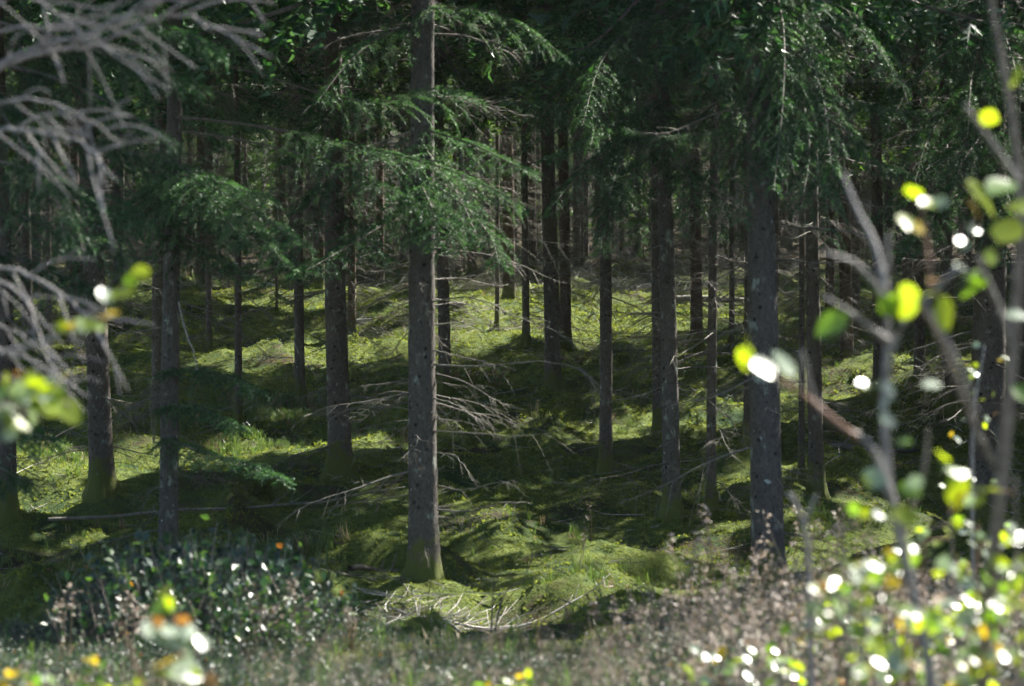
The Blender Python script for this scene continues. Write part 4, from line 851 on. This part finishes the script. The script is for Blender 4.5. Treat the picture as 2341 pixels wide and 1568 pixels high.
# ------------------------------------------------------------------ foreground: bare grey dead tree at left
dz = 8.0; bx = px(-330, 500, dz); bb = np.array([bx[0], dz, float(ground_z(bx[0], dz)) - .05])
t = thing('dead_tree', bb, 'bare bleached grey branches of a dead tree reaching in from the left', 'tree')
m = MB(); m.tube(np.array([[0, 0, -.1], [.01, 0, .8], [-.02, 0, 1.8], [0, 0, 3.2]]), [.045, .038, .03, .01], 8); obj('trunk', m.mesh('trunk', M_PALE, True), t)
r = np.random.default_rng(900)
def grey_branch(pts, d0, d1, th, tw, lmin, lmax, curl=1.0):
    d0, d1 = d0 + 1.6, d1 + 1.6; lmin *= 1.2; lmax *= 1.2
    P0 = [px(x, y, d0 + (d1 - d0) * i / (len(pts) - 1)) for i, (x, y) in enumerate(pts)]
    P = spline([np.array([bb[0], dz, P0[0][2] - .03])] + P0, 22) - bb; m = MB(); m.tube(P + np.random.default_rng(int(th * 1e4)).normal(0, .004, P.shape), np.linspace(th * .9, th * .28, 22), 7)
    br = obj('branch', m.mesh('branch', M_TWIGP, True), t)
    tw = max(4, int(tw * .75))
    for q_ in range(tw):
        k = int(np.clip(7 + 14 * (q_ + r.random()) / tw, 7, 21)); l = r.uniform(lmin, lmax) * 1.15; f = nrm(P[k] - P[k - 1]); s = np.linspace(0, 1, 9)[:, None]
        a = math.radians(r.uniform(18, 62)) * (1 if (q_ % 2 or r.random() < .25) else -1); d = np.array([f[0] * math.cos(a) - f[2] * math.sin(a), f[1] + r.uniform(-.25, .25), f[0] * math.sin(a) + f[2] * math.cos(a)]); d = nrm(d)
        Q = P[k] + d * l * s + np.array([.25, 0, 0]) * l * s ** 2 - UP * l * curl * r.uniform(.0, .55) * s ** r.uniform(2, 3.5); m = MB(); m.tube(Q, np.linspace(th * .46, th * .24, 9), 5); tw_ = obj('twig', m.mesh('twig', M_TWIGP, True), br)
        if l > .12:
            e = r.integers(3, 7); g = nrm(Q[e] - Q[e - 1]); b_ = np.deg2rad(r.uniform(-50, 50)); d2 = np.array([g[0] * math.cos(b_) - g[2] * math.sin(b_), g[1], g[0] * math.sin(b_) + g[2] * math.cos(b_)]); l2 = l * r.uniform(.3, .6)
            m = MB(); m.tube(Q[e] + d2 * l2 * s - UP * l2 * .35 * s ** 2.5, np.linspace(th * .34, th * .2, 9), 5); obj('twig', m.mesh('twig', M_TWIGP, True), br)
grey_branch([(-120, 200), (20, 135), (120, 100), (230, 65), (330, 25), (420, -20)], 6.4, 6.0, .010, 9, .08, .2)
grey_branch([(-120, 215), (60, 128), (190, 112), (290, 72), (360, 45), (440, 38), (478, 75)], 6.4, 6.2, .010, 14, .08, .22)
grey_branch([(-120, 40), (40, -10), (110, 20), (170, 60), (220, 110)], 6.4, 6.3, .007, 8, .08, .18)
grey_branch([(-120, 90), (60, 60), (140, 70), (210, 45), (300, -5)], 6.4, 6.3, .007, 8, .08, .18)
grey_branch([(-120, 330), (-10, 300), (70, 300), (140, 312), (210, 345), (262, 415)], 6.4, 6.0, .010, 12, .08, .2)
grey_branch([(-120, 300), (0, 235), (80, 228), (150, 250), (230, 290), (275, 335)], 6.4, 6.2, .008, 8, .08, .2)
grey_branch([(-120, 600), (0, 608), (80, 635), (150, 680), (200, 720), (245, 790)], 6.4, 6.0, .009, 8, .1, .22)
grey_branch([(-120, 640), (0, 645), (60, 690), (90, 760), (95, 800)], 6.4, 6.1, .008, 6, .08, .2)
grey_branch([(-120, 720), (0, 745), (70, 780), (120, 830), (150, 880)], 6.4, 6.0, .006, 5, .08, .16)
grey_branch([(-120, 790), (0, 800), (80, 830), (140, 860), (190, 900)], 6.4, 6.0, .007, 5, .08, .18)
# two more bare twigs in front at right of these

# ------------------------------------------------------------------ foreground: leafy saplings
def leaf_mesh(seed, mat):
    r = np.random.default_rng(seed); n = 7; tt = np.linspace(0, 1, n); w = .40 * np.sin(np.pi * tt ** .8) ** .8; w[0] = .015; w[-1] = .004; fold = r.uniform(.1, .3); cv = r.uniform(-.25, .12); tw = r.uniform(-.3, .3)
    V, T = [], []
    for k in range(n):
        z = cv * tt[k] ** 2; V += [[tt[k], -w[k], z + fold * w[k] - tw * w[k] * tt[k]], [tt[k], 0, z], [tt[k], w[k], z + fold * w[k] + tw * w[k] * tt[k]]]
    for k in range(n - 1):
        a = 3 * k; T += [[a, a + 1, a + 4], [a, a + 4, a + 3], [a + 1, a + 2, a + 5], [a + 1, a + 5, a + 4]]
    V += [[-.28, -.012, .03], [-.28, .012, .03], [.02, 0, -.012]]; e = len(V) - 3; T.append([e, e + 1, e + 2])
    m = MB(); m.add(V, T); return m.mesh('leaf', mat, True)
LM = {k: [leaf_mesh(900 + 7 * i + s, m_) for s in range(3)] for i, (k, m_) in enumerate((('yg', M_LYG), ('gr', M_LGR), ('ye', M_LYE), ('or', M_LOR), ('pa', M_LPA)))}
HALF = nrm(S + np.array([0, -1, .04])); r = np.random.default_rng(950)
def put_leaf(t, P, size, kind, d=None, nv=None):
    """P: the leaf's middle in the place"""
    d = nrm(r.normal(0, 1, 3) * [1, .6, .5] - UP * .25) if d is None else nrm(d)
    if nv is None: nv = HALF + r.normal(0, .10, 3) if kind == 'wh' else r.normal(0, .55, 3) + [0, -.55, .75]
    k = 'pa' if kind == 'wh' else kind; y = nrm(np.cross(nv, d)); z = np.cross(d, y) if kind != 'wh' else nrm(nv)
    if kind == 'wh': d = nrm(np.cross(y, z))
    M = Matrix.Identity(4); o = P - d * size * .5 - np.array(t.location)
    for i in range(3): M[i][0] = d[i] * size; M[i][1] = y[i] * size; M[i][2] = z[i] * size; M[i][3] = o[i]
    obj('leaf', LM[k][r.integers(0, 3)], t, mat=M)
def twig(t, pts, d0, d1, w0, w1, mat, name='branch', sides=7, ext=None):
    base = np.array(t.location); P = [px(x, y, d0 + (d1 - d0) * i / (len(pts) - 1)) for i, (x, y) in enumerate(pts)]
    if ext is not None: P = [ext] + P
    P = spline(P, 24) - base; m = MB(); m.tube(P, np.linspace(w0, w1, 24) * .42 / FPX * d0 * (1 + .12 * np.sin(np.arange(24) * 2.1)), sides); return obj(name, m.mesh(name, mat, True), t), P + base
def sapling(name, x, d, label, cat='sapling', group=None):
    p = px(x, 1500, d); return thing(name, np.array([p[0], d, float(ground_z(p[0], d)) - .04]), label, cat, group)
# right: tall brown stem
t = sapling('tall_sapling', 2236, 5.6, 'tall brown sapling stem running up the right edge, out of focus', 'sapling')
tb = np.array(t.location); twig(t, [(2243, 1600), (2262, 1350), (2290, 1080), (2310, 850), (2328, 620), (2330, 420), (2308, 230), (2280, 90), (2255, -80), (2225, -420), (2240, -800)], 5.6, 5.6, 44, 6, M_TWIG, 'stem', 9, tb)
twig(t, [(2330, 420), (2290, 360), (2240, 290), (2205, 240)], 5.6, 5.4, 20, 10, M_TWIGP); twig(t, [(2315, 800), (2290, 720), (2260, 650), (2235, 590)], 5.6, 5.4, 18, 10, M_TWIGP)
twig(t, [(2290, 1090), (2230, 980), (2180, 850), (2140, 760), (2105, 700)], 5.6, 5.4, 18, 12, M_TWIG)
for x, y, sz, k in [(2325, 180, 60, 'yg'), (2262, 270, 45, 'yg'), (2250, 450, 110, 'yg'), (2285, 430, 85, 'gr'), (2230, 480, 60, 'or'), (2305, 530, 85, 'yg'), (2262, 588, 45, 'yg'), (2200, 555, 42, 'wh'), (2222, 525, 42, 'wh'), (2225, 655, 85, 'gr'), (2200, 620, 45, 'pa'), (2225, 632, 40, 'pa'), (2195, 610, 38, 'wh'), (2325, 720, 50, 'pa'), (2340, 470, 70, 'yg'), (2335, 900, 50, 'gr')]:
    put_leaf(t, px(x, y, 5.45), sz / FPX * 5.45 * 1.1, k)
# right: pale grey branched shrub
t = sapling('grey_branched_shrub', 2120, 5.4, 'pale grey branching shrub with sparse yellow-green leaves in front of the right trunks', 'shrub')
tb = np.array(t.location); twig(t, [(2130, 1620), (2085, 1350), (2040, 1150), (2022, 1000), (2022, 880), (2040, 790), (2075, 725), (2130, 670), (2192, 608)], 5.4, 5.3, 30, 12, M_TWIGP, 'stem', 9, tb)
twig(t, [(2022, 880), (2028, 780), (2026, 660), (2030, 535)], 5.35, 5.3, 22, 8, M_TWIGP); twig(t, [(2026, 700), (2000, 650), (1950, 600), (1885, 577)], 5.3, 5.2, 20, 8, M_TWIGP)
twig(t, [(2030, 780), (1990, 750), (1950, 720), (1885, 678)], 5.3, 5.2, 20, 8, M_TWIGP); twig(t, [(2024, 660), (2000, 560), (1960, 480), (1925, 395)], 5.3, 5.5, 20, 7, M_TWIGP)
twig(t, [(2040, 1150), (1990, 1020), (1920, 975), (1865, 920), (1842, 850), (1832, 800)], 5.35, 5.2, 22, 8, M_TWIGP); twig(t, [(1960, 1000), (1900, 955), (1840, 905), (1775, 862), (1735, 840)], 5.3, 5.15, 16, 7, M_TWIGR)
twig(t, [(2130, 670), (2122, 590), (2112, 520), (2105, 455)], 5.3, 5.3, 14, 6, M_TWIGR); twig(t, [(2110, 690), (2160, 770), (2200, 850), (2235, 950)], 5.3, 5.4, 15, 6, M_TWIGP); twig(t, [(2060, 1240), (2110, 1080), (2120, 980)], 5.4, 5.4, 14, 6, M_TWIG)
for x, y, sz, k in [(1740, 836, 80, 'wh'), (1790, 836, 74, 'wh'), (1702, 818, 55, 'yg'), (2062, 690, 95, 'yg'), (2035, 700, 60, 'gr'), (2152, 716, 82, 'yg'), (2120, 466, 45, 'yg'), (2145, 466, 42, 'pa'), (2090, 436, 45, 'yg'), (2068, 510, 48, 'yg'), (2135, 640, 35, 'or'), (2100, 520, 40, 'ye'), (1900, 745, 80, 'gr'), (1975, 880, 40, 'wh'), (2000, 878, 38, 'pa'), (2030, 890, 42, 'wh'), (2028, 920, 42, 'pa'),
        (2025, 960, 55, 'wh'), (1998, 1095, 60, 'pa'), (1985, 1098, 45, 'yg'), (2065, 1010, 40, 'gr'), (2080, 1120, 50, 'gr'), (2185, 1075, 60, 'gr'), (2190, 1120, 85, 'yg'), (2193, 1150, 55, 'or'), (2065, 1175, 62, 'yg'), (2090, 1105, 42, 'pa'), (2130, 880, 45, 'pa'), (2155, 1040, 45, 'yg')]:
    put_leaf(t, px(x, y, 5.2), sz / FPX * 5.2 * 1.12, k)
# small fork twig
t = sapling('forked_twig_plant', 1848, 6.5, 'pale forked leafless twig right of the thickest trunk', 'shrub')
twig(t, [(1855, 1600), (1850, 1400), (1845, 1260), (1832, 1185), (1805, 1128)], 6.5, 6.4, 18, 13, M_TWIGP, 'stem', 7, np.array(t.location)); twig(t, [(1838, 1195), (1852, 1160), (1868, 1130)], 6.4, 6.4, 13, 6, M_TWIGP)
# bottom right: leafy saplings, each with stems and its own leaves
def leafy(t, tops, d, nleaf, size, kinds, pk, spreadpx=85, low=.5):
    base = np.array(t.location)
    for (x, y) in tops:
        dd = d + r.uniform(-.35, .35); xb = (base[0] / base[1]) * FPX + CX; st, P = twig(t, [(xb + (x - xb) * .35, 1640), (xb + (x - xb) * .7, (1640 + y) / 2), (x, y)], dd, dd, 13, 6, M_TWIG if r.random() < .6 else M_TWIGR, 'stem', 6, base)
        nt = max(3, int(nleaf * .31))
        for k in range(nt):                            # side twigs, each carrying its leaves
            f = low + (1 - low) * (k + r.random()) / nt; a = int(min(22, f * 23)); l = spreadpx * 1.9 / FPX * dd * r.uniform(.6, 1.2) * (1.2 - .6 * f); g = nrm(r.normal(0, 1, 3) * [1, .9, .35] + UP * .45)
            Q = P[a] + g * l * np.linspace(0, 1, 5)[:, None] - UP * .25 * l * np.linspace(0, 1, 5)[:, None] ** 2; m = MB(); m.tube(Q - base, np.linspace(.0022, .0011, 5), 4); obj('twig', m.mesh('twig', M_TWIGR if k % 2 else M_TWIG, True), t)
            for q_ in range(5):
                sz = size * r.uniform(.65, 1.2); kk = r.choice(kinds, p=pk); dl = nrm(g * .6 + r.normal(0, .6, 3) - UP * .2); pt = Q[min(4, 1 + q_)]; put_leaf(t, pt + dl * sz * .75, sz * (.8 if kk == 'wh' else 1), kk, dl)
KS = ['yg', 'gr', 'ye', 'or', 'pa', 'wh']
PKB = [.28, .21, .05, .01, .26, .19]
for n_, (xb, d, tops, nl, lab) in enumerate([(1950, 5.6, [(1920, 1190), (1985, 1215), (1890, 1290)], 17, 'leafy sapling with white glinting leaves at the top left of the bottom right thicket'),
        (2070, 5.3, [(2060, 1170), (2110, 1240), (2020, 1330)], 17, 'leafy sapling in the middle of the bottom right thicket'), (2200, 7.4, [(2170, 1130), (2235, 1200), (2290, 1240)], 17, 'leafy sapling with yellow leaves beside the brown stem'),
        (2330, 5.4, [(2320, 1090), (2300, 1290), (2345, 1200)], 15, 'leafy sapling cut by the right edge'), (1880, 8.2, [(1850, 1390), (1780, 1470), (1920, 1410)], 14, 'low leafy sapling at the left end of the bottom right thicket'),
        (2010, 7.6, [(1980, 1420), (2060, 1440), (2110, 1400)], 17, 'low leafy sapling at the bottom edge right of centre'), (2210, 5.6, [(2180, 1400), (2240, 1440), (2290, 1400)], 17, 'low leafy sapling at the bottom right corner'), (1700, 7.2, [(1690, 1500), (1730, 1480), (1640, 1530)], 8, 'low sparse sapling at the bottom edge below the thickest trunk')]):
    t = sapling('leafy_sapling', xb, d, lab, 'sapling', 'leafy saplings at the bottom right'); leafy(t, tops, d, nl, .042, KS, PKB)
t = sapling('thin_sapling', 2235, 9.5, 'thin upright leafy shoot behind the thicket at right', 'sapling')
_, P = twig(t, [(2225, 1500), (2222, 1150), (2225, 950), (2240, 850), (2250, 790)], 9.5, 9.5, 10, 5, M_TWIGP, 'stem', 6, np.array(t.location))
for k in range(34): a = r.integers(6, 23); put_leaf(t, P[a] + r.normal(0, .06, 3), .035 * r.uniform(.7, 1.2), r.choice(KS, p=PKB))
# left: twigs of a birch sapling standing outside
t = sapling('birch_sapling', -120, 5.6, 'leafy birch twigs with bright yellow-green leaves poking in at the left edge', 'sapling')
tb = np.array(t.location); st, _ = twig(t, [(-125, 1600), (-120, 1100), (-110, 700), (-100, 500)], 5.6, 5.6, 20, 8, M_TWIG, 'stem', 7, tb)
twig(t, [(-115, 860), (-40, 860), (40, 870), (110, 890), (160, 930)], 5.6, 5.5, 12, 6, M_TWIG); twig(t, [(-115, 930), (-40, 920), (30, 930), (90, 960)], 5.6, 5.5, 12, 6, M_TWIG)
twig(t, [(-112, 800), (0, 805), (100, 780), (180, 740), (250, 690), (325, 620)], 5.6, 5.5, 14, 6, M_TWIGP)
for x, y, sz, k in [(15, 880, 60, 'yg'), (45, 895, 65, 'pa'), (85, 885, 55, 'yg'), (100, 900, 50, 'wh'), (60, 915, 60, 'wh'), (25, 935, 60, 'pa'), (125, 905, 50, 'yg'), (95, 930, 60, 'yg'), (158, 942, 65, 'yg'), (122, 950, 50, 'yg'), (10, 950, 50, 'wh'), (35, 970, 60, 'yg'), (70, 870, 45, 'yg'), (45, 860, 32, 'or'), (140, 900, 40, 'gr'), (80, 950, 45, 'pa'), (20, 990, 40, 'pa'), (0, 900, 60, 'gr'), (110, 870, 40, 'pa'),
        (280, 672, 58, 'yg'), (242, 677, 42, 'wh'), (320, 626, 40, 'yg'), (298, 640, 30, 'gr'), (260, 715, 32, 'ye'), (235, 725, 28, 'ye'), (210, 740, 35, 'yg'), (185, 745, 36, 'pa'), (165, 745, 36, 'ye'), (145, 750, 36, 'yg'), (225, 745, 34, 'pa')]:
    put_leaf(t, px(x, y, 5.5), sz / FPX * 5.5 * 1.2, k)
# bottom left: small sapling
t = sapling('small_sapling', 402, 5.4, 'small sapling with white, yellow and orange leaves at the bottom left', 'sapling')
twig(t, [(412, 1620), (408, 1500), (398, 1420), (385, 1370), (375, 1345)], 5.4, 5.4, 14, 7, M_TWIGR, 'stem', 7, np.array(t.location)); twig(t, [(406, 1480), (420, 1500), (435, 1530), (450, 1560)], 5.4, 5.3, 8, 6, M_TWIGR); twig(t, [(405, 1470), (430, 1458), (460, 1465)], 5.4, 5.3, 8, 5, M_TWIGR)
for x, y, sz, k in [(377, 1357, 42, 'yg'), (372, 1388, 58, 'gr'), (390, 1378, 36, 'yg'), (360, 1422, 30, 'or'), (362, 1448, 82, 'wh'), (388, 1442, 55, 'pa'), (418, 1418, 30, 'or'), (375, 1515, 66, 'ye'), (430, 1442, 48, 'wh'), (462, 1468, 42, 'pa'), (410, 1468, 45, 'pa'), (428, 1498, 44, 'pa'), (425, 1530, 75, 'wh'), (440, 1545, 40, 'yg'), (405, 1545, 50, 'gr'), (480, 1560, 40, 'or'), (440, 1462, 36, 'yg'), (370, 1540, 40, 'gr')]:
    put_leaf(t, px(x, y, 5.3), sz / FPX * 5.3 * 1.15, k)
t = sapling('bare_stem_plant', 320, 6.2, 'bare brown stem slanting up left beside the small sapling', 'shrub')
twig(t, [(340, 1620), (320, 1560), (295, 1480), (275, 1425)], 6.2, 6.2, 10, 6, M_TWIGR, 'stem', 6, np.array(t.location)); twig(t, [(318, 1555), (330, 1530), (340, 1510)], 6.2, 6.2, 6, 5, M_TWIGR)
for n_, (xb, d, tops, lab) in enumerate([(235, 6.6, [(230, 1530), (260, 1550)], 'low yellow-leaved shoots at the bottom edge left of the small sapling'), (60, 6.4, [(60, 1545), (90, 1555)], 'low leafy shoots at the bottom left corner'), (1180, 7.6, [(1160, 1545), (1220, 1550)], 'sparse low shoots at the bottom edge in the middle')]):
    t = sapling('low_shoot', xb, d, lab, 'sapling'); leafy(t, tops, d, 6, .04, KS, [.35, .3, .15, .05, .1, .05], 45)

# ------------------------------------------------------------------ the faintly hazy air of the wood
gx = float(np.abs(GX).max()) + 5; lo = np.array([-gx, -410, float(GZ.min()) - 1.0]); hi = np.array([gx, float(ys[-1]) + 10, float(GZ.max()) + 22])
V = np.array([[(lo, hi)[i & 1][0], (lo, hi)[i >> 1 & 1][1], (lo, hi)[i >> 2 & 1][2]] for i in range(8)])
m = MB(); m.add(V, [[0, 2, 3], [0, 3, 1], [4, 5, 7], [4, 7, 6], [0, 1, 5], [0, 5, 4], [2, 6, 7], [2, 7, 3], [0, 4, 6], [0, 6, 2], [1, 3, 7], [1, 7, 5]])
hm = bpy.data.materials.new('haze_air'); hm.use_nodes = True; hn = hm.node_tree.nodes; hn.remove(hn['Principled BSDF'])
pv = hn.new('ShaderNodeVolumePrincipled'); pv.inputs['Color'].default_value = (.80, .88, .95, 1); pv.inputs['Density'].default_value = .00016; pv.inputs['Anisotropy'].default_value = .2
hm.node_tree.links.new(pv.outputs[0], hn['Material Output'].inputs['Volume'])
tag(obj('haze', m.mesh('haze', hm)), 'faint haze in the air between the trunks', 'haze', None, 'stuff')
